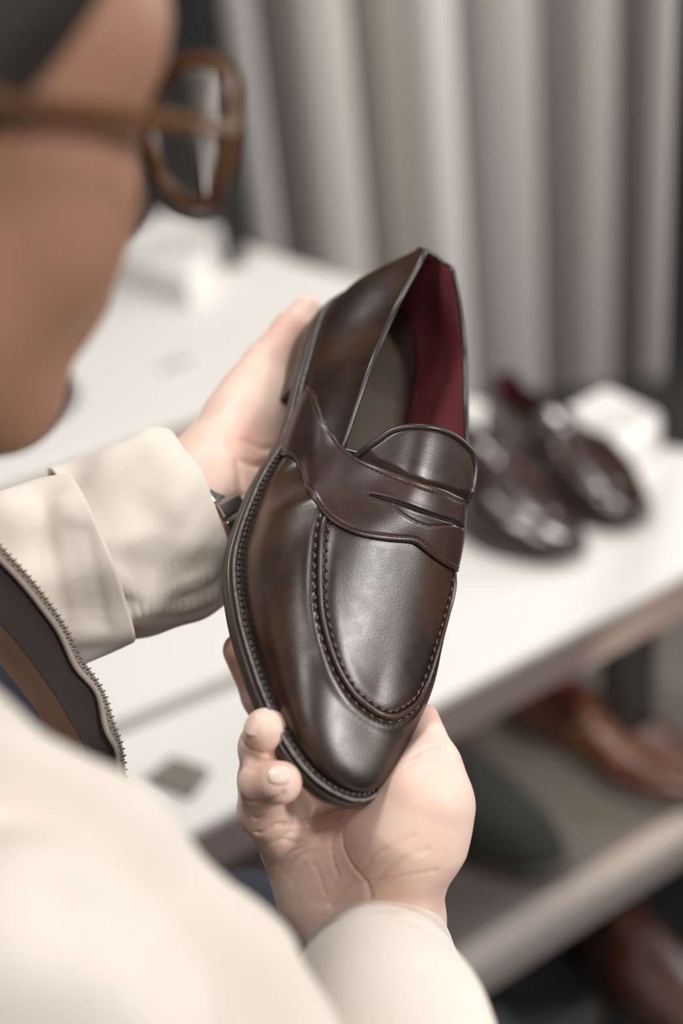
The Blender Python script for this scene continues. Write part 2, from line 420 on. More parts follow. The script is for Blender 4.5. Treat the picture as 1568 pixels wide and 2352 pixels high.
def last(n, nv):
    q = np.array(Q); k = 0; d = []
    for c in (11, 11, 8, 9, 5, 2, 1):
        d.append(q[k:k + c]); k += c
    fl, fm, ty, tz, sz, bb, zb = d
    o = OUTL.copy(); o[:11, 1] -= fl; o[12:, 1] += fm; o[0, 1] = 0
    C = spline(o, n, True); z = np.interp(C[:, 0], *ZF) + zb[0]; F = np.c_[C, z]
    t = np.roll(C, -1, 0) - np.roll(C, 1, 0); N = np.c_[t[:, 1], -t[:, 0]]; N /= np.linalg.norm(N, axis=1)[:, None]
    if ((C - C.mean(0)) * N).sum() < 0: N = -N
    N = np.c_[N, 0 * z]
    it = int(C[:, 0].argmax()); E = np.zeros((n, 3)); rear = np.zeros(n)
    x = np.array([.006,.020,.050,.090,.132]); y = np.array([0,.019,.028,.031,.034]); zt = np.array([.093,.088,.079,.074,.077])
    tl_l = np.c_[x, -y - np.r_[0, ty[:4]], zt + tz[:5]]; tl_m = np.c_[x, y + np.r_[0, ty[4:8]], zt + np.r_[tz[0], tz[5:9]]]
    whole = np.vstack([tl_m[:0:-1], [[.0085, .0085, tl_l[0, 2] + .0012], [.0062, .0000, tl_l[0, 2] + .0016], [.0085, -.0090, tl_l[0, 2] + .0008]], tl_l[1:]])
    whole = spline(whole, 2001); kk = int(whole[:, 0].argmin())
    tl_l = resample(whole[kk:], n=240); tl_m = resample(whole[:kk + 1][::-1], n=240)
    sp = spline(np.c_[SPX, np.linspace(0, .006, 5), SPZ + sz], 240)
    XT, XS = .146, .182
    def pick(c, s):
        k = s * (len(c) - 1); j = int(min(len(c) - 2, math.floor(k))); return c[j] * (1 - k + j) + c[j + 1] * (k - j)
    for tl, rg in ((tl_l, range(0, it + 1)), (tl_m, range(it, n))):
        for i in rg:
            xx = F[i, 0]
            if xx < XT: E[i] = pick(tl, max(0, xx / XT)); rear[i] = 1
            elif xx < XS:
                s = (xx - XT) / (XS - XT); s = s * s * (3 - 2 * s); E[i] = tl[-1] * (1 - s) + sp[0] * s; rear[i] = 1 - s
            else: E[i] = pick(sp, (xx - XS) / (F[it, 0] - XS))
    H = (E[:, 2] - F[:, 2])[:, None]; up = np.array([0, 0, 1.]); r = rear[:, None]
    out = E - F; out[:, 2] = 0
    P1 = F + N * (.011 * (1 - r) + .004 * r + bb[0]) + up * H * (.55 * (1 - r) + .4 * r)
    slope = np.interp(E[:, 0], SPX, np.gradient(SPZ + sz, SPX)) * (1 - rear)
    P2f = E - out * .55; P2f[:, 2] -= .55 * out[:, 0] * slope
    P2 = P2f * (1 - r) + (E + N * .003 - up * H * .35 - out * .02) * r
    v = np.linspace(0, 1, nv)[:, None, None]
    S = (1-v)**3*F + 3*v*(1-v)**2*P1 + 3*v*v*(1-v)*P2 + v**3*E
    return F, E, N, rear, S, it
NC, NR = 480, 64
LF, LE, LN, LREAR, LS, LIT = last(NC, NR)
def grid_normals(S):
    du = np.roll(S, -1, 1) - np.roll(S, 1, 1); dv = np.gradient(S, axis=0)
    n = np.cross(du, dv); l = np.linalg.norm(n, axis=2)[..., None]
    n = n / (l + 1e-12)
    # mend the degenerate spine end from the row below
    bad = l[..., 0] < 1e-9
    n[bad] = np.roll(n, 1, 0)[bad]
    return n
LNN = grid_normals(LS)
if (LNN[5] * LN).sum() < 0: LNN = -LNN
def grid_normals_open(S):
    n = np.cross(np.gradient(S, axis=1), np.gradient(S, axis=0)); n[:3] = n[3]; n[-3:] = n[-4]
    n /= np.linalg.norm(n, axis=2)[..., None] + 1e-12
    return n if n[..., 2].mean() > 0 else -n
BV = BVHTree.FromPolygons([Vector(v) for v in LS.reshape(-1, 3)], grid_faces(NR, NC, True))
def near(P):
    """nearest point on the last and its outward normal"""
    A = []; B = []
    for p in P:
        q = BV.find_nearest(Vector(p)); A.append(q[0][:]); j = q[2]
        r, c = divmod(j, NC); nn = LNN[r, c]
        B.append(nn)
    return np.array(A), np.array(B)
def mirror(P):
    P = np.array(P, float); y0 = np.interp(P[:, 0], [.1, .25], [0, .006]); P[:, 1] = 2 * y0 - P[:, 1]; return P
LO = [(0.1235,-0.0425,0.02),(0.1262,-0.0431,0.025),(0.1316,-0.0449,0.0339),(0.1346,-0.0438,0.0377),(0.1411,-0.0415,0.0416),(0.1514,-0.0422,0.0477),(0.166,-0.0462,0.057),(0.1744,-0.0458,0.0627),(0.1811,-0.0418,0.0647),(0.1853,-0.0367,0.0667),(0.1873,-0.0315,0.0683),(0.1882,-0.0262,0.0697),(0.188,-0.0187,0.0714),(0.186,-0.0075,0.0734),(0.1831,0.003,0.0748),(0.1833,0.007,0.0747),(0.1845,0.0145,0.0736),(0.1847,0.0228,0.0716),(0.1827,0.0325,0.0679),(0.1785,0.0396,0.0626)]
LO_M = mirror([(.1731,-.0470,.063),(.1650,-.0490,.058),(.1514,-.0450,.0485),(.1401,-.042,.0406),(.1344,-.0446,.0373),(.1290,-.0434,.0300),(.1235,-.0425,.020)])
UPP = [(0.08,-0.0345,0.028),(0.0856,-0.0373,0.039),(0.0946,-0.037,0.0443),(0.1063,-0.0367,0.0489),(0.1146,-0.0356,0.0512),(0.1212,-0.0333,0.053),(0.128,-0.0305,0.0558),(0.1345,-0.0293,0.0605),(0.1404,-0.0275,0.0653),(0.1449,-0.0252,0.0697),(0.1493,-0.0216,0.075),(0.1539,-0.0156,0.0807),(0.1565,-0.0082,0.0852),(0.157,0.0008,0.087),(0.1548,0.012,0.0866),(0.1525,0.021,0.084),(0.149,0.03,0.08),(0.1455,0.0365,0.0725)]
UPP_M = mirror([(.1340,-.0365,.0640),(.1204,-.035,.0547),(.114,-.0363,.0507),(.1057,-.0371,.0482),(.0941,-.037,.0433),(.0856,-.037,.0381),(.080,-.0345,.028)])
CORD = [(0.1801,-0.0403,0.066),(0.1888,-0.0405,0.0633),(0.1969,-0.0393,0.0613),(0.206,-0.0373,0.0587),(0.2149,-0.0349,0.0562),(0.2229,-0.0321,0.0539),(0.2306,-0.0285,0.0521),(0.239,-0.0236,0.0504),(0.2469,-0.0178,0.049),(0.2524,-0.0118,0.048),(0.2562,-0.0058,0.047),(0.2587,0.002,0.0461),(0.2599,0.0102,0.0458),(0.2588,0.0168,0.0461),(0.254,0.0234,0.0465),(0.2476,0.0293,0.0466),(0.2389,0.0331,0.0479),(0.229,0.035,0.0506),(0.2187,0.0363,0.0535),(0.2069,0.0379,0.0559),(0.1967,0.0391,0.0583),(0.1898,0.0393,0.0607),(0.1807,0.0386,0.0636),(.178,.0388,.0645)]
SLIT = [(0.1681,-0.0243,0.0777),(0.1685,-0.02,0.0788),(0.1691,-0.0131,0.0799),(0.1692,-0.0008,0.0809),(0.1676,0.0127,0.0805),(0.1655,0.0215,0.08),(0.1637,0.0275,0.078),(0.1625,0.0318,0.0755)]
SMILE = [(0.1687,-0.0199,0.0787),(0.1703,-0.0144,0.0793),(0.1728,-0.0096,0.0789),(0.1741,-0.0043,0.0788),(0.1743,0.001,0.0788),(0.1736,0.0074,0.0789),(0.1709,0.0139,0.0791),(0.1667,0.0214,0.0781),(0.164,0.027,0.077)]
cord = resample(near(resample(spline(CORD, 300), step=.001))[0], step=.0008)

# leather ---------------------------------------------------------------
def leather(name, base, warm, rough=.30, grain=.11, patina=True):
    def extra(nt, b, tc):
        L = nt.links.new
        n1 = nt.nodes.new('ShaderNodeTexNoise'); n1.inputs['Scale'].default_value = 26; n1.inputs['Detail'].default_value = 5; n1.inputs['Roughness'].default_value = .6
        n2 = nt.nodes.new('ShaderNodeTexNoise'); n2.inputs['Scale'].default_value = 160; n2.inputs['Detail'].default_value = 3
        L(tc.outputs['Object'], n1.inputs['Vector']); L(tc.outputs['Object'], n2.inputs['Vector'])
        r = nt.nodes.new('ShaderNodeValToRGB'); e = r.color_ramp.elements
        e[0].position = .40; e[0].color = (*base, 1); e[1].position = .70; e[1].color = (*warm, 1)
        L(n1.outputs['Fac'], r.inputs['Fac'])
        L(r.outputs['Color'], b.inputs['Base Color'])
        rr = nt.nodes.new('ShaderNodeMapRange'); rr.inputs[3].default_value = rough - .05; rr.inputs[4].default_value = rough + .09
        L(n2.outputs['Fac'], rr.inputs[0]); L(rr.outputs[0], b.inputs['Roughness'])
        v = nt.nodes.new('ShaderNodeTexVoronoi'); v.inputs['Scale'].default_value = 1700
        v2 = nt.nodes.new('ShaderNodeTexNoise'); v2.inputs['Scale'].default_value = 900; v2.inputs['Detail'].default_value = 3
        L(tc.outputs['Object'], v.inputs['Vector']); L(tc.outputs['Object'], v2.inputs['Vector'])
        ad = nt.nodes.new('ShaderNodeMath'); ad.operation = 'ADD'
        L(v.outputs['Distance'], ad.inputs[0]); L(v2.outputs['Fac'], ad.inputs[1])
        bp = nt.nodes.new('ShaderNodeBump'); bp.inputs['Strength'].default_value = grain; bp.inputs['Distance'].default_value = .00025
        L(ad.outputs[0], bp.inputs['Height']); L(bp.outputs['Normal'], b.inputs['Normal'])
    return mat(name, base, rough, spec=.55, coat=.0, extra=extra)
M_LEA = leather('burnished brown calf', (.019, .0083, .0060), (.060, .028, .012))
M_LEA2 = leather('strap brown calf', (.022, .0095, .0072), (.046, .020, .013), rough=.31)
M_BIND = mat('dark leather binding', (.022, .016, .015), .32, spec=.6)
M_CORD = leather('seam cord leather', (.040, .018, .014), (.055, .024, .018), rough=.28, grain=.08)
M_THREAD = mat('brown stitching thread', (.10, .045, .035), .6)
M_DARK = mat('dark stitch and slot shade', (.008, .006, .006), .8)
M_WELT = mat('waxed welt leather', (.012, .010, .009), .38, var=(.035, .026, .022), var_scale=300, bump=.4, bump_scale=900)
M_WELTED = mat('worn pale welt edge', (.24, .205, .185), .42, var=(.11, .09, .08), var_scale=420, bump=.5, bump_scale=1500)
M_WST = mat('welt stitch leather', (.085, .062, .058), .45, var=(.04, .028, .026), var_scale=350)
M_SOLE = mat('brown sole edge', (.045, .034, .025), .33, var=(.055, .040, .030), var_scale=60)
M_LIN = mat('burgundy kid lining', (.16, .033, .038), .42, spec=.4, var=(.20, .048, .054), var_scale=30, bump=.15, bump_scale=500)
M_SOCK = mat('brown leather sock', (.036, .020, .0125), .5, var=(.060, .034, .020), var_scale=24, bump=.2, bump_scale=500)

shoe = thing('loafer', 'burnished dark brown leather penny loafer held up in both hands', 'shoe')
Rsh = rotvec(np.array(POSE[:3])); tsh = np.array(POSE[3:6])
Rw = MC @ Rsh; tw = CAM + MC @ tsh
SHM = Matrix([[*Rw[0], tw[0]], [*Rw[1], tw[1]], [*Rw[2], tw[2]], [0, 0, 0, 1]])
shoe.matrix_world = SHM
def shw(p):
    return Rw @ np.array(p, float) + tw

# upper surface with the puckered groove along the seam
D = LS.copy()
cg = cord[::3]
for j in range(4, NR):
    d2 = ((LS[j][:, None, :] - cg[None]) ** 2).sum(2).min(1)
    D[j] -= LNN[j] * (.0009 * np.exp(-d2 / .0024 ** 2) - .0005 * np.exp(-(np.sqrt(d2) - .0050) ** 2 / .0022 ** 2))[:, None]
tk = (np.abs(D[..., 1]) < .034) & (D[..., 2] > .060)
D[..., 2] -= np.where(tk, .0050 * np.exp(-((D[..., 0] - .150) / .0065) ** 2), 0)
midc = (spline(LO + [tuple(p) for p in LO_M], 200) + spline(UPP + [tuple(p) for p in UPP_M], 200)) / 2
def inside(pt, poly):
    x, y = pt; c = False; n = len(poly); j = n - 1
    for i in range(n):
        if (poly[i][1] > y) != (poly[j][1] > y) and x < (poly[j][0]-poly[i][0]) * (y-poly[i][1]) / (poly[j][1]-poly[i][1]) + poly[i][0]: c = not c
        j = i
    return c
apoly = [(.150, cord[0][1])] + [tuple(p[:2]) for p in cord[::6]] + [(.150, cord[-1][1])]
fv, fq, fa = [], [], []
Fs = grid_faces(NR, NC, True)
cent = np.array([D.reshape(-1, 3)[list(q)].mean(0) for q in Fs])
for q, c in zip(Fs, cent):
    k = ((midc - c) ** 2).sum(1).argmin(); behind = c[0] < midc[k][0]
    if behind: fq.append(q)
    elif c[2] > .043 and inside(c[:2], apoly): fa.append(q)
    else: fv.append(q)
def sub(name, faces, m, P=D, flip=False):
    ids = sorted({i for q in faces for i in q}); mp = {a: b for b, a in enumerate(ids)}
    A = P.reshape(-1, 3)[ids]
    o = mesh(name, A, [[mp[i] for i in (q[::-1] if flip else q)] for q in faces], m, shoe)
    nn = LNN.reshape(-1, 3)
    return o
# welt, outsole, heel ------------------------------------------------------
ext = np.interp(LF[:, 0], [0, .06, .10, .13, .18, .30], [.0022, .0022, .0032, .0044, .0052, .0058])[:, None]
zwv = np.array([0, 0, 1.])
def ring(offs):
    return [LF + LN * (e if np.isscalar(e) else e) + zwv * z for e, z in offs]
R_ = ring([(-.004, .0012), (ext * 0 + .0004, .0008), (ext - .0016, .0004), (ext - .0016, -.0030), (-.004, -.0030)])
mesh('welt', np.vstack(R_), grid_faces(5, NC, True) + [(4 * NC + i, 4 * NC + (i + 1) % NC, (i + 1) % NC, i) for i in range(NC)], M_WELT, shoe)
V, F = tube(resample(LF + LN * (ext - .0009) + zwv * .0003, step=.0012, closed=True), .00095, 8, closed=True)
mesh('welt_edge', V, F, M_WELTED, shoe)
pt = resample(LF + LN * (ext * .42), step=.0033, closed=True); tg = np.roll(pt, -1, 0) - np.roll(pt, 1, 0); tg /= np.linalg.norm(tg, axis=1)[:, None]
bits = []
for p, t in zip(pt, tg):
    s = np.cross(zwv, t); a = rng.uniform(-.25, .25)
    bits.append(ellip(p + zwv * .0007, [t * .0010 + s * .0003 * a, s * .00135, zwv * .0007], 8, 5))
mesh('welt_stitching', *join(bits), M_WST, shoe)
R_ = ring([(ext - .003, -.0030), (ext, -.0028), (ext + .0007, -.0040), (ext + .0006, -.0085), (ext - .0006, -.0098), (-.012, -.0098)])
S5 = [np.array(r) for r in R_]
S6 = LF.copy(); S6[:, 1] = np.interp(LF[:, 0], [0, .3], [0, .004]); S6[:, 2] -= .0098; S6[:, 0] = np.clip(S6[:, 0], .03, .26)
S5.append(S6)
mesh('outsole', np.vstack(S5), grid_faces(7, NC, True, flip=True), M_SOLE, shoe)
hp = [LF[i] + LN[i] * (ext[i] + .0004) for i in range(NC) if LF[i, 0] < .078]
hidx = [i for i in range(NC) if LF[i, 0] < .078]; k = next(a for a in range(len(hidx)) if hidx[a] > LIT)
hp = hp[k:] + hp[:k]
brz = spline([hp[-1], (np.array(hp[-1]) + hp[0]) / 2 - np.array([.010, 0, 0]), hp[0]], 12)[1:-1]
hp = np.array(list(hp) + list(brz))
lay = []
for s, e in ((0, 0), (.30, -.0004), (.31, -.0009), (.34, -.0004), (.62, -.0010), (.63, -.0016), (.66, -.0011), (.97, -.0020), (1, -.0030)):
    c = hp.mean(0); q = hp + (c - hp) * (-e / .03); z0 = hp[:, 2] - .0095; q = q.copy(); q[:, 2] = z0 * (1 - s) + .0065 * s
    lay.append(q)
nh = len(hp)
mesh('heel', np.vstack(lay), grid_faces(len(lay), nh, True, flip=True) + [tuple((len(lay) - 1) * nh + i for i in range(nh))], M_SOLE, shoe)

# insole sock
ins = []
for e in (-.0035, -.008, -.016, -.024):
    q = LF + LN * e; q[:, 2] = np.interp(q[:, 0], *ZF) + .0102 - (.0015 if e == -.0035 else 0); ins.append(q)
q = LF.copy(); q[:, 1] = np.interp(LF[:, 0], [0, .3], [0, .006]); q[:, 0] = np.clip(q[:, 0], .032, .255); q[:, 2] = np.interp(q[:, 0], *ZF) + .0102; ins.append(q)
mesh('insole', np.vstack(ins), grid_faces(5, NC, True), M_SOCK, shoe)
ins2 = []
for e in (-.0040, -.0044, -.008, -.020):
    q = LF + LN * e; q[:, 2] = np.interp(q[:, 0], *ZF) + (.0100 if e == -.0040 else .0118); ins2.append(q)
q = LF.copy(); q[:, 1] = 0; q[:, 0] = np.clip(q[:, 0], .035, .255); q[:, 2] = np.interp(q[:, 0], *ZF) + .0118; ins2.append(q)
mesh('sock_pad', np.vstack(ins2), grid_faces(5, NC, True), M_SOCK, shoe)

bits = []
for k in range(11):
    x0_ = .062 + k * .0052; y0_ = -.0120 + .0012 * math.sin(k * 1.7); hh = .0022 + .0010 * ((k * 7) % 3)
    L_ = spline([(x0_, y0_ - hh, 0), (x0_ + .0012, y0_ + hh * .6, 0), (x0_ + .0030, y0_ - hh * .5, 0), (x0_ + .0040, y0_ + hh * (.9 if k % 3 else -.4), 0)], 14)
    L_[:, 2] = np.interp(L_[:, 0], *ZF) + .01195
    bits.append(tube(L_, .00028, 6))
mesh('stamped_script', *join(bits), mat('faded gold stamp', (.16, .10, .06), .5), shoe)

# apron seam: raised cord and the scalloped stitches either side ----------------
cp, cn = near(cord)
cn = np.array([cn[max(0, i - 4):i + 5].mean(0) for i in range(len(cn))]); cn /= np.linalg.norm(cn, axis=1)[:, None]
dive = np.exp(-np.arange(len(cp)) / 5.) + np.exp(-np.arange(len(cp))[::-1] / 5.)
V, F = tube(cp + cn * (.0006 - .0022 * dive)[:, None], .00135, 12); mesh('apron_seam', V, F, M_CORD, shoe)
Ls = np.r_[0, np.cumsum(np.linalg.norm(np.diff(cp, axis=0), axis=1))]
bits = []; dots = []
nst = int(Ls[-1] / .0047)
for k in range(nst):
    s = (k + .5) * .0047; i = int(np.searchsorted(Ls, s)); i = min(max(i, 2), len(cp) - 3)
    t = cp[i + 2] - cp[i - 2]; t /= np.linalg.norm(t); b = np.cross(cn[i], t)
    for sd in (-1, 1):
        c = cp[i] + b * sd * .0026
        a1 = (t * .0021 + b * sd * .0004)
        bits.append(ellip(c + cn[i] * .0000, [a1, b * .00095, cn[i] * .0008], 10, 6))
        dots.append(tube([cp[i] + t * .0022 + b * sd * .0018 + cn[i] * .0004, cp[i] + t * .0020 + b * sd * .0036 + cn[i] * .0002], .00038, 6))
mesh('seam_pucker', *join(bits), M_CORD, shoe)
mesh('seam_stitching', *join(dots), M_DARK, shoe)

# saddle strap -------------------------------------------------------------
NL, NW = 300, 96
def anchored(C, idx):
    C = [tuple(p) for p in C]; sp = spline(C, (len(C) - 1) * 40 + 1)
    ks = [int(np.linalg.norm(sp - np.array(C[i]), axis=1).argmin()) for i in idx]
    out = []
    for (a, b, m) in zip(ks[:-1], ks[1:], (60, 80, 100, 61)):
        r = resample(sp[a:b + 1], n=m); out.append(r if m == 61 else r[:-1])
    return np.vstack(out)
lo = anchored(LO + list(LO_M), [0, 6, 13, len(LO) - 1, len(LO) + len(LO_M) - 1])
up = anchored(UPP + list(UPP_M), [0, 6, 12, len(UPP) - 1, len(UPP) + len(UPP_M) - 1])
NL = len(lo)
# pair the edges so that rungs run straight across the strap
sl = resample(SLIT, step=.0006); sm = resample(SMILE, step=.0006)
w_ = np.r_[0, 0, np.linspace(0, 1, NW - 4), 1, 1]
G = np.array([lo * (1 - s) + up * s for s in w_])
base = np.zeros_like(G); nrm = np.zeros_like(G)
lo_p = near(lo)[0]
lo_p = np.array([lo_p[max(0, i - 2):i + 3].mean(0) for i in range(NL)])
G = np.array([lo_p * (1 - s) + up * s for s in w_])
nrm = grid_normals_open(G)
s4 = (4 * w_ * (1 - w_))[:, None, None]
base = G + nrm * .0013 * s4
for _ in range(90):
    b2 = base.copy(); b2[3:-3, 1:-1] = (base[2:-4, 1:-1] + base[4:-2, 1:-1] + base[3:-3, :-2] + base[3:-3, 2:]) / 4; base = b2
nrm = grid_normals_open(base)
for _ in range(14):
    n2 = nrm.copy(); n2[1:-1, 1:-1] = (nrm[:-2, 1:-1] + nrm[2:, 1:-1] + nrm[1:-1, :-2] + nrm[1:-1, 2:]) / 4
    nrm = n2 / np.linalg.norm(n2, axis=2)[..., None]
nrm[:3] = nrm[3]; nrm[-3:] = nrm[-4]
# the upper is pressed flat under the strap
BVS = BVHTree.FromPolygons([Vector(v) for v in base.reshape(-1, 3)], grid_faces(NW, NL))
def press(p, gap, m=7):
    q = BVS.find_nearest(Vector(p))
    if q[0] is None or q[3] > .016: return p
    jj, ii = divmod(q[2], NL - 1)
    if m - 1 < jj < NW - m and 2 < ii < NL - 3:
        n_ = nrm[jj, ii]; h = (p - np.array(q[0][:])) @ n_
        if h > -gap: return p - n_ * (h + gap)
    return p
for r in range(NR):
    for c in range(NC):
        if .085 < D[r, c, 0] < .19 and D[r, c, 2] > .026: D[r, c] = press(D[r, c], .0010)
sub('vamp', fv, M_LEA); sub('quarter', fq, M_LEA)
# apron: one smooth sheet fitted through the top of the last
src = D.reshape(-1, 3)[sorted({i for q in fa for i in q})]
gx = np.arange(.150, .266, .0008); gy = np.arange(-.050, .048, .0008)
GX, GY = np.meshgrid(gx, gy, indexing='ij'); GP = np.c_[GX.ravel(), GY.ravel()]; GZ = np.zeros(len(GP)); ok = np.array([inside(p, apoly) for p in GP])
for i0 in range(0, len(GP), 500):
    k = np.arange(i0, min(i0 + 500, len(GP)))
    dx = src[None, :, 0] - GP[k, 0][:, None]; dy = src[None, :, 1] - GP[k, 1][:, None]
    wt = np.exp(-(dx * dx + dy * dy) / (2 * .0024 ** 2)) + 1e-9
    M_ = np.empty((len(k), 3, 3)); b_ = np.empty((len(k), 3)); B_ = [np.ones_like(dx), dx / .002, dy / .002]
    for a in range(3):
        b_[:, a] = (wt * B_[a] * src[None, :, 2]).sum(1)
        for c in range(3): M_[:, a, c] = (wt * B_[a] * B_[c]).sum(1)
    M_ += np.eye(3) * 1e-7
    GZ[k] = np.linalg.solve(M_, b_[..., None])[:, 0, 0]
ny = len(gy); fa2 = [(i * ny + j, (i + 1) * ny + j, (i + 1) * ny + j + 1, i * ny + j + 1) for i in range(len(gx) - 1) for j in range(ny - 1) if ok[[i * ny + j, (i + 1) * ny + j, (i + 1) * ny + j + 1, i * ny + j + 1]].sum() >= 2]
ids = sorted({i for q in fa2 for i in q}); mp = {a: b for b, a in enumerate(ids)}
AV = np.c_[GP, GZ][ids]
AV = np.array([press(v, .0010) if v[0] < .195 else v for v in AV])
mesh('apron', AV, [[mp[i] for i in q] for q in fa2], M_LEA, shoe)
# lining inside, 2.2 mm within the upper
IN = D - LNN * .0026
IN[-1] = LE - LN * .0022 * LREAR[:, None] - np.array([0, 0, .0018]) * (1 - LREAR[:, None])
IN[-14:] -= np.array([0, 0, .0016]) * (1 - LREAR[:, None])
sub('lining', [q for q in Fs], M_LIN, P=IN)
# topline binding
rr = [i for i in range(NC) if LF[i, 0] < .166]
i0 = [i for i in rr if i < LIT]; i1 = [i for i in rr if i > LIT]
top = np.array([LE[i] - LN[i] * .0010 for i in i1 + i0])
top = resample(top, step=.0015)
V, F = tube(top, .00155, 12); mesh('topline_binding', V, F, M_BIND, shoe)
V, F = tube(top - np.array([0, 0, .0024]), .0009, 8); mesh('binding_edge', [v for v in V], F, M_LIN, shoe)

off = np.full((NW, NL), .0017)
off[0] = -.0012; off[-1] = -.0012; off[1] = .0012; off[-2] = .0012; off[2] = .0017
T_off = off.copy()
sl = np.array([BVS.find_nearest(Vector(p))[0][:] for p in sl]); sm = np.array([BVS.find_nearest(Vector(p))[0][:] for p in sm])
for j in range(2, NW - 2):
    d1 = np.sqrt(((base[j][:, None] - sl[None]) ** 2).sum(2)).min(1)
    d2 = np.sqrt(((base[j][:, None] - sm[None]) ** 2).sum(2)).min(1)
    T_off[j] += -.0018 * np.exp(-(d1 / .0007) ** 2) + .00012 * np.exp(-((d1 - .0018) / .0012) ** 2) - .00035 * np.exp(-(d2 / .0006) ** 2)
    # stitched channel 2 mm inside both edges
    for e in (base[0], base[-1]):
        d3 = np.sqrt(((base[j][:, None] - e[None, ::2]) ** 2).sum(2)).min(1)
        T_off[j] += -.00030 * np.exp(-((d3 - .0026) / .0005) ** 2) + (-.0004 * np.exp(-(d3 / .0006) ** 2))
sp_ = base + nrm * T_off[..., None]
mesh('saddle_strap', sp_.reshape(-1, 3), grid_faces(NW, NL), M_LEA2, shoe)
def surf_line(c, off):
    return c + np.array([nrm.reshape(-1, 3)[((base.reshape(-1, 3) - p) ** 2).sum(1).argmin()] for p in c]) * off
V, F = tube(surf_line(sl, .0008), np.interp(np.linspace(0, 1, len(sl)), [0, .12, .8, 1], [.0002, .0006, .0006, .0002]), 8)
mesh('slot_shade', V, F, M_DARK, shoe)  # dark tube: the shade inside the slit put in as colour
bits = []
for row0, sgn in ((2, 1), (NW - 3, -1)):
    e = base[0 if sgn > 0 else -1]; L = []
    for i in range(NL):
        dd = np.sqrt(((base[2:NW - 2, i] - e[i]) ** 2).sum(1)); k = int(np.abs(dd - .0026)[(slice(0, 40) if sgn > 0 else slice(NW - 4 - 40, NW - 4))].argmin())
        k = k if sgn > 0 else NW - 4 - 40 + k
        L.append(base[k + 2, i] + nrm[k + 2, i] * .00165)
    L = np.array(L)
    L = resample(np.array([L[max(0, i - 3):i + 4].mean(0) for i in range(NL)]), step=.0026)
    for a, b in zip(L[:-1], L[1:]):
        bits.append(tube([a, a * .3 + b * .7], .00036, 6))
mesh('strap_stitching', *join(bits), M_THREAD, shoe)

# tongue ------------------------------------------------------------------
def tz_(x, y):
    z = np.interp(-x, [-.25,-.22,-.195,-.17,-.150,-.135,-.11,-.08], [.0502,.0594,.0696,.0806,.0884,.0935,.101,.108])
    return z - (16 - 8 * np.tanh((y + .004) / .014)) * (y - .002) ** 2 + .0015
TO = [(0.172,-0.029),(0.162,-0.029),(0.152,-0.0288),(0.1445,-0.0278),(0.1415,-0.0262),(0.138,-0.023),(0.1338,-0.0193),(0.1317,-0.0146),(0.1306,-0.0077),(0.1291,0.0007),(0.1279,0.0106),(0.1278,0.0196),(0.1289,0.0269),(0.133,0.0307),(0.14,0.0325),(0.146,0.0325),(0.1512,0.0327),(0.16,0.033),(0.17,0.0325)]
to = resample(spline(TO, 300), n=160)
tc_ = np.array([.160, 0.0])
rings = [tc_ + (to - tc_) * s for s in np.linspace(.02, 1, 36)]
V = np.array([[x, y, tz_(x, y) + (-.0006 if k > 33 else 0)] for k, r in enumerate(rings) for x, y in r])
dip = lambda x, y: .0095 * np.clip((x - np.interp(y, [-.031,-.0275,-.0216,-.0082,.0008,.021,.0365], [.128,.1404,.1493,.1565,.157,.1525,.1455]) + .0025) / .010, 0, 2) ** 1.2
V[:, 2] -= dip(V[:, 0], V[:, 1])
F = grid_faces(36, 160)
o = mesh('tongue', V, F, M_LEA2, shoe)
s_ = o.modifiers.new('t', 'SOLIDIFY'); s_.thickness = .0022; s_.offset = 1 if False else -1
tb = np.array([[x, y, float(tz_(x, y)) - .0006 - float(dip(x, y))] for x, y in to[14:-16]])
V, F = tube(tb, .00165, 12); mesh('tongue_binding', V, F, M_BIND, shoe)
# ------------------------------------------------------------------ the person holding the loafer
def skin_extra(nt, b, tc):
    L = nt.links.new
    at_ = nt.nodes.new('ShaderNodeAttribute'); at_.attribute_name = 'flush'
    n = nt.nodes.new('ShaderNodeTexNoise'); n.inputs['Scale'].default_value = 55; n.inputs['Detail'].default_value = 4
    L(tc.outputs['Object'], n.inputs['Vector'])
    ad = nt.nodes.new('ShaderNodeMath'); ad.operation = 'MULTIPLY_ADD'; ad.inputs[1].default_value = .55
    sb = nt.nodes.new('ShaderNodeMath'); sb.operation = 'SUBTRACT'; sb.inputs[1].default_value = .30
    L(n.outputs['Fac'], ad.inputs[0]); L(at_.outputs['Fac'], sb.inputs[0]); L(sb.outputs[0], ad.inputs[2])
    r = nt.nodes.new('ShaderNodeValToRGB'); e = r.color_ramp.elements
    e[0].position = .0; e[0].color = (.84, .64, .55, 1); e[1].position = 1.0; e[1].color = (.36, .19, .125, 1)
    q = e.new(.5); q.color = (.70, .31, .23, 1)
    hv = nt.nodes.new('ShaderNodeMath'); hv.operation = 'MULTIPLY'; hv.inputs[1].default_value = .5; L(ad.outputs[0], hv.inputs[0])
    L(hv.outputs[0], r.inputs['Fac']); L(r.outputs['Color'], b.inputs['Base Color'])
    v = nt.nodes.new('ShaderNodeTexVoronoi'); v.inputs['Scale'].default_value = 1100
    L(tc.outputs['Object'], v.inputs['Vector'])
    bp = nt.nodes.new('ShaderNodeBump'); bp.inputs['Strength'].default_value = .18; bp.inputs['Distance'].default_value = .0003
    L(v.outputs['Distance'], bp.inputs['Height']); L(bp.outputs['Normal'], b.inputs['Normal'])
M_SKIN = mat('skin', (.70, .42, .32), .46, spec=.35, sss=.35, sss_r=(1, .32, .18), sss_s=.005, extra=skin_extra)
M_NAIL = mat('fingernail', (.84, .60, .52), .34, spec=.5, sss=.2, sss_s=.002)
M_HAIR = mat('dark hair', (.012, .009, .008), .5, bump=.6, bump_scale=400)

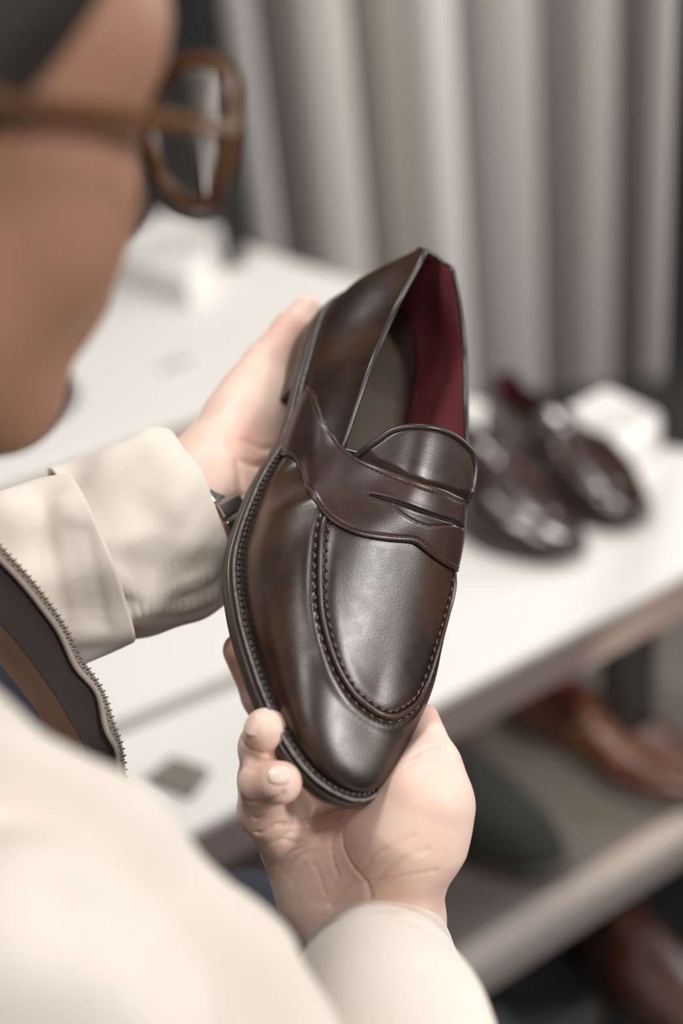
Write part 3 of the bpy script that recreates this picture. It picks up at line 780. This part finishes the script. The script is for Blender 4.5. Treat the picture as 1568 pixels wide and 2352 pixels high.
person = thing('person', 'person in a cream jacket seen over the shoulder looking down at a shoe', 'person', (-.20, .12, .40))
PM = Matrix.Translation(person.location).inverted()

# ---- right hand, palm up under the toe
rh = {
 'little': [(666,1945,.696,.0135), (608,1860,.668,.0122), (605,1797,.648,.0104), (644,1798,.632,.0096)],
 'ring':   [(708,1900,.716,.0110), (606,1792,.674,.0118), (604,1716,.660,.0108), (610,1676,.646,.0100)],
 'middle': [(770,1880,.722,.0115), (675,1745,.728,.0100), (602,1600,.724,.0098), (553,1494,.718,.0092)],
 'index':  [(845,1872,.722,.0115), (800,1700,.742,.0100), (757,1590,.752,.0090), (725,1520,.758,.0080)],
 'thumb':  [(905,2030,.690,.0190), (1000,1845,.668,.0150), (994,1752,.668,.0118), (968,1655,.690,.0088)],
}
def chain(J):
    P = [at(*j[:3]) for j in J]
    return [Cone(P[i], P[i + 1], J[i][3], J[i + 1][3]) for i in range(len(J) - 1)]
def C_(a, b): return Cone(at(*a[:3]), at(*b[:3]), a[3], b[3])
palm = [
 C_((872,2080,.692,.0200), (868,1965,.684,.0180)), C_((830,2090,.694,.0180), (800,1975,.692,.0140)),
 C_((775,2110,.706,.0200), (690,1960,.704,.0150)),      # hypothenar
 C_((720,2040,.704,.0190), (668,1945,.702,.0120)),
 C_((800,2120,.700,.0195), (735,1935,.700,.0145)),
 C_((850,2120,.700,.0200), (800,1935,.700,.0160)),
 C_((900,2120,.700,.0205), (860,1920,.698,.0170)),
 C_((905,2060,.694,.0215), (950,1905,.668,.0240)),      # thenar
 C_((950,1905,.668,.0240), (985,1835,.664,.0175)),
 C_((900,1890,.672,.0180), (950,1820,.664,.0150)),
 C_((850,2130,.706,.0240), (872,2200,.695,.0225)),      # wrist
 C_((905,2130,.706,.0230), (905,2200,.695,.0220)),
 C_((872,2200,.692,.0235), (950,2520,.560,.0280)),      # forearm inside the sleeve
]
groups_r = [(palm, .014)] + [(chain(rh[k]), .0045) for k in ('little', 'ring', 'middle', 'index', 'thumb')]
kr = [.01, .006, .005, .005, .005, .010]
Vr, Fr = solid(groups_r, .00125, kr, 3)
# ---- left hand cradling the heel
lh = {
 'thumb':  [(560,960,.772,.0190), (612,838,.790,.0125), (668,762,.806,.0105), (704,712,.820,.0085)],
 'index':  [(690,900,.815,.0115), (760,850,.850,.0100), (830,850,.868,.0090), (890,870,.868,.0080)],
 'middle': [(705,960,.810,.0115), (790,950,.850,.0100), (870,960,.866,.0090), (930,985,.862,.0080)],
 'ring':   [(700,1020,.800,.0110), (780,1040,.838,.0098), (860,1060,.855,.0090), (915,1085,.850,.0078)],
 'little': [(680,1080,.790,.0105), (750,1110,.820,.0090), (810,1140,.835,.0082), (860,1165,.832,.0072)],
}
palm_l = [
 C_((500,1090,.752,.0235), (590,925,.780,.0190)),
 C_((520,1150,.752,.0220), (650,1040,.792,.0165)),
 C_((540,1190,.750,.0185), (640,1090,.784,.0150)),
 C_((510,1110,.760,.0230), (670,960,.806,.0165)),
 C_((500,1070,.765,.0200), (640,900,.804,.0150)),
 C_((470,1120,.752,.0240), (440,1160,.748,.0250)),
 C_((500,1170,.748,.0220), (450,1195,.745,.0235)),
 C_((440,1170,.748,.0260), (120,1325,.706,.0300)),
]
groups_l = [(palm_l, .014)] + [(chain(lh[k]), .0045) for k in ('little', 'ring', 'middle', 'index', 'thumb')]
Vl, Fl = solid(groups_l, .0016, [.01, .006, .005, .005, .005, .012], 3)

def flush(V, tips, r=.016):
    f = np.full(len(V), .18)
    for p, a in tips: f = np.maximum(f, a * np.exp(-((V - at(*p)) ** 2).sum(1) / r ** 2))
    return f
BVr = BVHTree.FromPolygons([Vector(v) for v in Vr], Fr.tolist())
def onto(bv, pts):
    out = []
    for p in pts:
        d = Vector(ray(*p)).normalized(); h = bv.ray_cast(Vector(CAM), d)
        if h[0] is not None: out.append(h[0][:])
    return np.array(out)
lines = []
for pts, dp, wd in [
    ([(592,1915),(640,1895),(700,1885),(760,1862),(800,1850)], 1.0, 1.0),
    ([(600,1945),(660,1915),(730,1905),(790,1880)], .5, .9),
    ([(805,1852),(790,1890),(785,1930),(800,1975),(835,2020),(850,2060)], 1.1, 1.2),
    ([(795,1870),(770,1910),(762,1960),(775,2010)], .6, .9),
    ([(600,1960),(640,1930),(690,1935),(740,1925)], .5, .8),
    ([(640,1990),(665,1960),(700,1945)], .4, .8), ([(655,2010),(680,1975),(720,1955)], .4, .8), ([(670,2030),(700,1985)], .35, .8),
    ([(760,2080),(800,2040),(860,2020),(940,2010),(1000,2000)], .6, 1.0),
    ([(850,2040),(900,1985),(980,1950)], .35, 1.0), ([(830,2000),(870,1960),(950,1920)], .3, 1.0),
    ([(558,1835),(590,1842),(625,1836),(650,1822)], .9, .9), ([(585,1880),(610,1872),(640,1850)], .8, .9),
    ([(560,1760),(590,1770)], .5, .8),
    ([(945,1738),(975,1722),(1005,1720)], .5, .9), ([(935,1760),(960,1750),(1000,1752)], .35, .8),
    ([(555,1700),(580,1722),(620,1730)], .6, .9),
    ([(700,1960),(730,2000),(745,2050)], .35, .9), ([(720,1990),(790,1960),(850,1975)], .3, .8)]:
    L = onto(BVr, pts)
    if len(L) > 1: lines.append((spline(L, 40), dp, wd))
Nr = normals(Vr, Fr); Vr = crease(Vr, Nr, lines, .0017, .0012)
fr = flush(Vr, [((650,1802,.640), .8), ((606,1676,.665), .85), ((548,1492,.72), .9), ((602,1797,.65), .55), ((735,1880,.71), .65), ((690,1850,.70), .6), ((976,1648,.69), .5), ((1000,1900,.655), .1)])
for L, dp, wd in lines:
    for q in resample(L, step=.004): fr = np.maximum(fr, .85 * dp * np.exp(-((Vr - q) ** 2).sum(1) / .0016 ** 2))
fr = np.minimum(fr, 1)
BVl = BVHTree.FromPolygons([Vector(v) for v in Vl], Fl.tolist())
ll = []
for pts, dp, wd in [([(520,1020),(555,1055),(590,1070),(625,1060)], 1, 1.4), ([(545,1060),(552,1110),(556,1170)], .9, 1.3), ([(500,1190),(530,1150),(560,1140)], .8, 1.3), ([(560,1010),(600,1030),(640,1030)], .6, 1.3)]:
    L = onto(BVl, pts)
    if len(L) > 1: ll.append((spline(L, 30), dp, wd))
Nl = normals(Vl, Fl); Vl = crease(Vl, Nl, ll, .0015, .0016)
fl_ = flush(Vl, [((555,1060,.75), .7), ((540,1180,.74), .7), ((650,780,.80), .6), ((600,1080,.77), .6)], .022)

# ---- head, turned away and bent over the shoe
hf = np.array([.72, .08, -.69]); hf /= np.linalg.norm(hf)
hu = np.array([.25, .93, .29]); hu -= hf * (hu @ hf); hu /= np.linalg.norm(hu)
hr = np.cross(hf, hu)
HF, HU, HR = MC @ hf, MC @ hu, MC @ hr
HC = at(-405, 150, .415)
def hp_(f_, r_, u_): return HC + HF * f_ + HR * r_ + HU * u_
AX = [HF, HR, HU]
head = [
 Ell(hp_(-.005, 0, .035), AX, (.098, .077, .092)),
 Ell(hp_(.035, 0, -.020), AX, (.062, .062, .085)),
 Ell(hp_(.048, .034, -.032), AX, (.034, .028, .034)), Ell(hp_(.048, -.034, -.032), AX, (.034, .028, .034)),
 Cone(hp_(.066, 0, .030), hp_(.060, .040, .028), .020, .022), Cone(hp_(.066, 0, .030), hp_(.060, -.040, .028), .020, .022),
 Cone(hp_(-.005, .055, -.050), hp_(.062, .018, -.098), .020, .018), Cone(hp_(-.005, -.055, -.050), hp_(.062, -.018, -.098), .020, .018),
 Ell(hp_(.068, 0, -.096), AX, (.022, .022, .018)),
 Cone(hp_(.082, 0, .010), hp_(.103, 0, -.028), .009, .012), Ell(hp_(.092, .011, -.032), AX, (.012, .009, .009)), Ell(hp_(.092, -.011, -.032), AX, (.012, .009, .009)),
 Ell(hp_(.082, 0, -.058), AX, (.014, .026, .007)), Ell(hp_(.080, 0, -.069), AX, (.014, .022, .008)),
 Cone(hp_(-.030, 0, -.060), hp_(-.075, 0, -.170), .056, .060),
]
ear = []
for s in (1, -1):
    ear += [Ell(hp_(-.018, .078 * s, -.004), [HF - HR * .35 * s, HR, HU], (.019, .007, .032)), Cone(hp_(-.028, .082 * s, .018), hp_(-.032, .084 * s, -.010), .0055, .005)]
# torso and arms under the clothes
SHR = at(-600, 1880, .43); SHL = at(-1176, 1083, .70)
CH = (SHR + SHL) / 2 + np.array([0, -.02, -.10])
ELR = at(1117, 3443, .49); ELL = at(-612, 1552, .695)
tors = [Cone(hp_(-.075, 0, -.170), (SHR + SHL) / 2 + np.array([0, -.03, -.02]), .058, .075),
 Cone(SHR, (SHR + SHL) / 2, .042, .085), Cone(SHL, (SHR + SHL) / 2, .060, .085),
 Cone(CH, CH + np.array([-.02, -.02, -.36]), .125, .120),
 Cone(SHR, ELR, .038, .034), Cone(ELR, at(950,2520,.560), .036, .028),
 Cone(SHL, ELL, .050, .036), Cone(ELL, at(120,1325,.706), .036, .030)]
Vh, Fh = solid([(head, .022), (ear, .006), (tors, .05)], .0042, [.01, .008, .03], 3)
fh = np.full(len(Vh), 2.1)  # face tan, with its shade put into the skin colour too
Vb = np.vstack([Vh, Vr, Vl]); Fb = np.vstack([Fh, Fr + len(Vh), Fl + len(Vh) + len(Vr)])
def person_mesh(name, V, F, m, parent=person, **k):
    o = mesh(name, V, F, m, None, **k); o.parent = parent
    if parent is person: o.matrix_parent_inverse = PM
    return o
body = person_mesh('body', Vb, Fb.tolist(), M_SKIN)
a_ = body.data.attributes.new('flush', 'FLOAT', 'POINT'); a_.data.foreach_set('value', np.concatenate([fh, fr, fl_]).astype(np.float32))

# fingernails
def nail(c, n, t, L=.0105, W=.0098):
    n = n / np.linalg.norm(n); t = t - n * (t @ n); t /= np.linalg.norm(t); s = np.cross(n, t); V = []; F = []
    for i in range(9):
        u = i / 8 * 2 - 1
        for j in range(9):
            v = j / 8 * 2 - 1
            uu = u * math.sqrt(1 - .42 * v * v); vv = v * math.sqrt(1 - .42 * u * u)
            V.append(c + t * (uu * L / 2) + s * (vv * W / 2) - n * (.0017 * v * v + .0006 * u * u))
    F = grid_faces(9, 9)
    o = person_mesh('fingernail', V, F, M_NAIL)
    m = o.modifiers.new('t', 'SOLIDIFY'); m.thickness = .0006; m.offset = 0
    return o
def nail_at(px, py, tx, ty, bv, **k):
    d = Vector(ray(px, py)).normalized(); h = bv.ray_cast(Vector(CAM), d)
    if h[0] is None: return
    n = np.array(h[1][:]);
    if n @ np.array(d[:]) > 0: n = -n
    t = RT * tx - UP * ty
    nail(np.array(h[0][:]) + n * .0002, n, t, **k)
nail_at(641, 1776, 1, .12, BVr)
nail_at(578, 1664, .25, -1, BVr, W=.0085)

# ---- clothes
def cloth(name, c1, c2, rough=.85, weave=3800):
    return mat(name, c1, rough, spec=.25, var=c2, var_scale=9, bump=.14, bump_scale=weave, sheen=.15)
M_JKT = cloth('cream cotton', (.72, .645, .57), (.77, .70, .63))
M_JKTIN = mat('dark brown jacket facing', (.030, .023, .020), .8, bump=.3, bump_scale=900)
M_STRIPE = mat('rust brown lining', (.075, .036, .019), .7, bump=.3, bump_scale=700)
M_NAVY = mat('navy cloth', (.016, .017, .030), .8, bump=.3, bump_scale=1200)
M_ZIP = mat('grey zip teeth', (.30, .26, .24), .35, metal=.4)
M_TAPE = mat('zip tape', (.42, .36, .31), .8)
M_STEEL = mat('brushed steel', (.50, .49, .48), .28, metal=1.0)
M_TORT = mat('amber brown frame', (.13, .055, .016), .25, spec=.5, var=(.07, .028, .010), var_scale=30)
def folds(V, N, items):
    """soft pressed folds: (polyline, height, width)"""
    V = V.copy()
    for L, hgt, wd in items:
        L = resample(spline(L, 60), step=.004); d = np.full(len(V), 9.0)
        for q in L: d = np.minimum(d, ((V - q) ** 2).sum(1))
        V += N * (hgt * np.exp(-d / wd ** 2))[:, None]
    return V
def ripple(V, N, seed, amp, scales):
    r = np.random.RandomState(seed); h = np.zeros(len(V))
    for s in scales:
        for _ in range(4):
            k = r.normal(size=3); k *= 2 * math.pi / (s * np.linalg.norm(k)); h += np.sin(V @ k + r.uniform(0, 6.3)) * s
    return V + N * (amp * h / (4 * sum(scales)) * 3)[:, None]
jacket = bpy.data.objects.new('jacket', None); COL.objects.link(jacket); jacket.parent = person; jacket.matrix_parent_inverse = PM; jacket.empty_display_size = .05
def sleeve(name, path, rx, ry, side, items=(), seed=1, amp=.0, scales=(.05,), n=120, seg=110, thick=.0016, m=None):
    C = spline([at(*p) for p in path], n); t = np.linspace(0, 1, n)
    V, F = loft(C, np.interp(t, np.linspace(0, 1, len(rx)), rx), np.interp(t, np.linspace(0, 1, len(ry)), ry), side, seg)
    F = np.array(F); N = normals(V, F)
    if (N[:seg] * (V[:seg] - C[0])).sum() < 0: N = -N
    if amp: V = ripple(V, N, seed, amp, scales)
    bv = BVHTree.FromPolygons([Vector(v) for v in V], F.tolist())
    items = [(onto(bv, spline(np.array(L, float), 30)), h_, w_) for L, h_, w_ in items]
    V = folds(V, N, [q for q in items if len(q[0]) > 3])
    o = person_mesh(name, V, F.tolist(), m or M_JKT, jacket)
    md = o.modifiers.new('t', 'SOLIDIFY'); md.thickness = thick; md.offset = 0
    return o
W_ = lambda pts: [at(*p) for p in pts]
# left arm: turned cuff and sleeve
vert = -UP * .93 + RT * .37
sleeve('cuff', [(453,1195,.734), (380,1222,.727), (300,1253,.720), (205,1290,.712)], [.0455, .0460, .0455, .0440], [.034, .035, .036, .037], vert, seed=3, amp=.0045, scales=(.03, .06),
       items=[([(262,1330),(330,1368),(400,1352),(480,1315)], .0030, .0055), ([(268,1415),(345,1392),(430,1385),(490,1360)], .0026, .0050), ([(270,1370),(340,1380),(420,1368)], -.0022, .004),
              ([(235,1245),(340,1238),(440,1255),(500,1262)], .0018, .007), ([(300,1290),(370,1310),(450,1290)], -.0018, .005), ([(330,1120),(390,1160),(440,1210)], .0012, .008)])
sleeve('sleeve', [(225,1284,.713), (120,1325,.706), (-60,1392,.698), (-300,1480,.69), (-612,1552,.69), (-950,1380,.69), (-1176,1083,.70)],
       [.0478, .0480, .0560, .0600, .062, .066, .070], [.0405, .0415, .048, .054, .058, .062, .066], vert, seed=5, amp=.006, scales=(.03, .07, .11),
       items=[([(140,1160),(160,1300),(190,1440)], .0030, .008), ([(95,1140),(120,1260),(160,1400)], -.0060, .010), ([(20,1150),(60,1260),(100,1380)], .0050, .013)]
       + [([(160+6*k,1215+30*k),(190+6*k,1221+30*k),(200+6*k,1223+30*k)], -.0020, .0032) for k in range(8)])
# right arm: cuff, forearm, and the big upper arm near the lens
sleeve('cuff', [(868,2192,.690), (880,2236,.660), (893,2290,.630), (907,2352,.602)], [.0345, .0352, .0358, .0362], [.0325, .0335, .034, .034], RT, seed=8, amp=.0015, scales=(.04, .08))
sleeve('sleeve', [(905,2342,.605), (930,2450,.565), (990,2700,.53), (1080,3200,.50), (1117,3443,.49), (640,2990,.475), (170,2430,.455), (-220,2130,.44), (-600,1880,.43)],
       [.0365, .042, .048, .054, .060, .060, .066, .075, .078], [.0345, .042, .048, .054, .060, .060, .064, .072, .076], RT * .7 + UP * .7, seed=11, amp=.007, scales=(.05, .09, .16), n=200,
       items=[([(-60,1795),(60,1790),(180,1822),(320,1895),(450,2010),(560,2150),(650,2320),(700,2420)], -.024, .0125), ([(-60,1735),(180,1765),(340,1835),(490,1960),(610,2120),(690,2300)], .0045, .011),
              ([(150,2095),(260,2108),(350,2160),(400,2230)], -.0065, .013), ([(480,2150),(540,2260),(560,2380)], -.005, .012), ([(0,2190),(150,2190),(300,2290)], .005, .02)])
# jacket back and shoulders
Vj, Fj = solid([([Cone(hp_(-.078, 0, -.190), (SHR + SHL) / 2 + np.array([0, -.03, -.02]), .060, .098), Cone(SHR, (SHR + SHL) / 2, .074, .100), Cone(SHL, (SHR + SHL) / 2, .072, .100), Cone(CH + np.array([-.03, -.05, 0]), CH + np.array([-.05, -.06, -.40]), .140, .142)], .05)], .007, [.03], 3)
person_mesh('jacket_back', Vj, Fj.tolist(), M_JKT, jacket)
# open front panel of the left side with its zip
zipc = spline(W_([(-230,1050,.600),(-60,1205,.625),(0,1270,.640),(60,1335,.650),(120,1415,.662),(170,1500,.672),(205,1560,.680),(240,1628,.688),(262,1690,.693),(272,1750,.697),(290,1850,.70),(330,2000,.70)]), 150)
inn = spline(W_([(-520,1200,.560),(-330,1400,.570),(-240,1480,.580),(-150,1560,.590),(-70,1640,.60),(0,1720,.610),(40,1780,.62),(80,1840,.63),(110,1900,.64),(130,1960,.65),(150,2040,.65),(180,2160,.65)]), 150)
nrm_p = -FW * .8 + RT * .4
rows = []
for k in range(40):
    s = k / 39; w1 = np.linspace(0, 1, 150)
    wav = .0035 * np.sin(w1 * 34 + 2.2 * s) * np.exp(-((s - .12) / .10) ** 2) * np.clip((w1 - .35) * 4, 0, 1)
    rows.append(zipc * (1 - s) + inn * s - FW * (.020 * math.sin(math.pi * min(1, s * 1.1)) * -1) + (RT * .7 + UP * .7) * wav[:, None])
P = np.array(rows)
def panel(name, k0, k1, m, d):
    Q_ = P[k0:k1] + FW * d
    o = person_mesh(name, Q_.reshape(-1, 3), grid_faces(k1 - k0, 150), m, jacket); md = o.modifiers.new('t', 'SOLIDIFY'); md.thickness = .0012; md.offset = 0; return o
panel('front_facing', 1, 19, M_JKTIN, 0); panel('front_lining', 18, 27, M_STRIPE, .001); panel('pocket_lining', 26, 40, M_NAVY, .001)
Q_ = P.copy(); Q_[0] += (RT + UP * .6) * .0010
o = person_mesh('front_panel', (Q_ + FW * .004).reshape(-1, 3), grid_faces(40, 150), M_JKT, jacket); md = o.modifiers.new('t', 'SOLIDIFY'); md.thickness = .0018; md.offset = 0
V, F = tube(P[0] + (RT + UP * .6) * .0006, .0016, 10); person_mesh('zip_tape', V, F, M_TAPE, jacket)
V, F = tube(P[1] * .6 + P[2] * .4 - FW * .0012, .0016, 8); person_mesh('facing_edge', V, F, M_TAPE, jacket)
zp = resample(P[0] + (RT + UP * .6) * .0018, step=.0018); bits = []
for i in range(1, len(zp) - 1):
    t = zp[i + 1] - zp[i - 1]; t /= np.linalg.norm(t); b = np.cross(t, FW); b /= np.linalg.norm(b)
    bits.append(ellip(zp[i] - FW * .0012 + b * .0004 * (1 if i % 2 else -1), [t * .0008, b * .0016, FW * .0012], 7, 5))
person_mesh('zip_teeth', *join(bits), M_ZIP, jacket)
# shirt and trousers
Vs, Fs_ = solid([([Cone(hp_(-.080, 0, -.185), (SHR + SHL) / 2 + np.array([.01, -.01, -.02]), .058, .085), Cone(SHR, (SHR + SHL) / 2, .062, .092), Cone(SHL, (SHR + SHL) / 2, .062, .092), Cone(CH + np.array([.01, .0, 0]), CH + np.array([0, 0, -.40]), .132, .130)], .05)], .007, [.03], 3)
person_mesh('shirt', Vs, Fs_.tolist(), M_NAVY)
TH = CH + np.array([0, 0, -.42])
Vt, Ft = solid([([Cone(TH, at(560, 2330, .98), .125, .090), Cone(at(560, 2330, .98), at(820, 2700, 1.02), .088, .070), Cone(TH, at(100, 2400, 1.05), .120, .085)], .03)], .007, [.03], 3)
person_mesh('trousers', Vt, Ft.tolist(), M_NAVY)
person_mesh('hair', *[x if i == 0 else x.tolist() for i, x in enumerate(solid([([Ell(hp_(-.022, 0, .050), AX, (.093, .086, .095)), Cone(hp_(-.045, .045, .0), hp_(-.050, .040, -.05), .038, .028), Cone(hp_(-.045, -.045, .0), hp_(-.050, -.040, -.05), .038, .028), Cone(hp_(.034, .050, .052), hp_(.004, .068, .006), .024, .013), Cone(hp_(.034, -.050, .052), hp_(.004, -.068, .006), .024, .013), Cone(hp_(.045, .03, .085), hp_(.045, -.03, .085), .030, .030)], .018)], .004, [.01], 2))], M_HAIR)

# ---- eyeglasses on the face
gl = thing('eyeglasses', 'amber tortoiseshell eyeglasses worn on the blurred face at upper left', 'glasses', tuple(hp_(.09, 0, .0)))
GI = Matrix.Translation(gl.location).inverted()
def gpart(name, VF, m):
    o = mesh(name, VF[0], VF[1], m, gl); o.matrix_parent_inverse = GI; return o
for s in (1, -1):
    ringp = [hp_(.112 - .010 * abs(math.cos(a)) ** 2 * (1 if math.cos(a) > 0 else 0), s * (.036 + .028 * math.cos(a)), -.001 + .023 * math.sin(a)) for a in np.linspace(0, 2 * math.pi, 40, endpoint=False)]
    gpart('rim', tube(ringp, .0030, 10, closed=True), M_TORT)
    lv = [hp_(.108, s * .036, -.001)] + ringp
    gpart('lens', (lv, [(0, 1 + i, 1 + (i + 1) % 40) for i in range(40)]), None)
    gpart('temple', tube(spline([hp_(.101, s * .064, .004), hp_(.080, s * .072, .006), hp_(.03, s * .080, .006), hp_(-.02, s * .083, .004), hp_(-.045, s * .082, -.018)], 40), .0030, 10), M_TORT)
gpart('bridge', tube(spline([hp_(.112, -.009, .004), hp_(.116, 0, .009), hp_(.112, .009, .004)], 12), .0026, 8), M_TORT)
M_LENS = bpy.data.materials.new('clear lens'); M_LENS.use_nodes = True
b_ = M_LENS.node_tree.nodes['Principled BSDF']; b_.inputs['Transmission Weight'].default_value = 1; b_.inputs['Roughness'].default_value = .0; b_.inputs['IOR'].default_value = 1.02; b_.inputs['Base Color'].default_value = (.95, .93, .9, 1)
for c in gl.children:
    if c.name.startswith('lens'): c.data.materials.append(M_LENS)

# ---- steel watch on the left wrist, mostly under the cuff
wa = thing('wristwatch', 'steel link bracelet watch showing below the left cuff edge', 'watch', tuple(at(470, 1170, .745)))
WI = Matrix.Translation(wa.location).inverted()
wc = at(477, 1210, .748); ax_ = (at(590, 1090, .775) - at(400, 1195, .742)); ax_ /= np.linalg.norm(ax_)
u_ = vert - ax_ * (vert @ ax_); u_ /= np.linalg.norm(u_); v_ = np.cross(ax_, u_)
if v_ @ FW > 0: v_ = -v_
for k in range(26):
    a = 2 * math.pi * k / 26
    c = wc + u_ * .0385 * math.cos(a) + v_ * .0308 * math.sin(a)
    tg_ = -u_ * .0385 * math.sin(a) + v_ * .0308 * math.cos(a); tg_ /= np.linalg.norm(tg_); nn_ = np.cross(tg_, ax_)
    o = mesh('bracelet_link', *box(c, (.0078, .0150, .0032), np.c_[tg_, ax_, nn_]), M_STEEL, wa, smooth=False); o.matrix_parent_inverse = WI
    bevel(o, .0008, 2)
a = math.pi * .5 * -1
c = wc - v_ * .032
prof = [(.0, .004), (.017, .004), (.0195, .002), (.0195, -.003), (.016, -.005)]
V = [c - v_ * z + (u_ * math.cos(t) + ax_ * math.sin(t)) * r for r, z in prof for t in np.linspace(0, 2 * math.pi, 40, endpoint=False)]
o = mesh('watch_case', V, grid_faces(5, 40, True), M_STEEL, wa); o.matrix_parent_inverse = WI
# ------------------------------------------------------------------ other shoes on display
parts0 = [c for c in shoe.children]
M_SUEDE = mat('black suede', (.008, .010, .010), .9, sheen=.1)
M_TANL = leather('tan brown calf', (.050, .016, .009), (.090, .032, .017))
def shoe_copy(name, label, toe, heel_dir, z, mirror=False, m=None, cat_='shoe', group=None, tilt=0):
    r = shoe.copy(); COL.objects.link(r); r.name = name
    r['label'] = label; r['category'] = cat_
    if group: r['group'] = group
    d = np.array([math.cos(heel_dir), math.sin(heel_dir)])        # heel -> toe
    s = -1 if mirror else 1
    R = Matrix([[d[0], -d[1] * s, 0, 0], [d[1], d[0] * s, 0, 0], [0, 0, 1, 0], [0, 0, 0, 1]])
    o = np.array(toe[:2]) - d * .297
    r.matrix_world = Matrix.Translation((o[0], o[1], z - .0068)) @ R
    for c in parts0:
        if c.name.split('.')[0] in ('strap_stitching', 'seam_stitching', 'welt_stitching', 'seam_pucker', 'stamped_script'): continue
        q = c.copy(); COL.objects.link(q); q.parent = r
        if m and c.name.split('.')[0] in ('vamp', 'apron', 'quarter', 'saddle_strap', 'tongue', 'topline_binding', 'tongue_binding', 'apron_seam'):
            q.material_slots[0].link = 'OBJECT'; q.material_slots[0].material = m
    return r
ang = math.radians(-66)
M_GLOSS = leather('polished brown calf', (.022, .010, .0075), (.046, .020, .013), rough=.17, grain=.03)
g = 'pair of brown shoes on the white table'
shoe_copy('dress_shoe', 'shiny dark brown shoe on the white table, nearer of the pair', on_z(1322, 1300, ZM), math.radians(-60), ZM, m=M_GLOSS)
shoe_copy('dress_shoe', 'dark brown shoe on the white table, farther right of the pair', on_z(1470, 1225, ZM), math.radians(-66), ZM, mirror=True, m=M_GLOSS)
shoe_copy('dress_shoe', 'black shoe on the raised platform beside the chin', on_z(178, 915, ZU), math.radians(28), ZU, m=M_BLACK)
shoe_copy('suede_shoe', 'black suede shoe on the low grey shelf beside the wrist', on_z(1290, 2020, ZL), math.radians(-52), ZL, m=M_SUEDE)
shoe_copy('leather_shoe', 'reddish brown shoe on the low grey shelf at the right edge', on_z(1640, 1850, ZL), math.radians(-45), ZL, m=M_TANL, mirror=True)
shoe_copy('dress_shoe', 'dark shoe on the floor below the low shelf', on_z(1370, 2330, .0), math.radians(10), .0, m=M_BLACK)
shoe_copy('leather_shoe', 'tan shoe on the floor at the bottom right corner', on_z(1640, 2400, .0), math.radians(-60), .0, m=M_TANL)
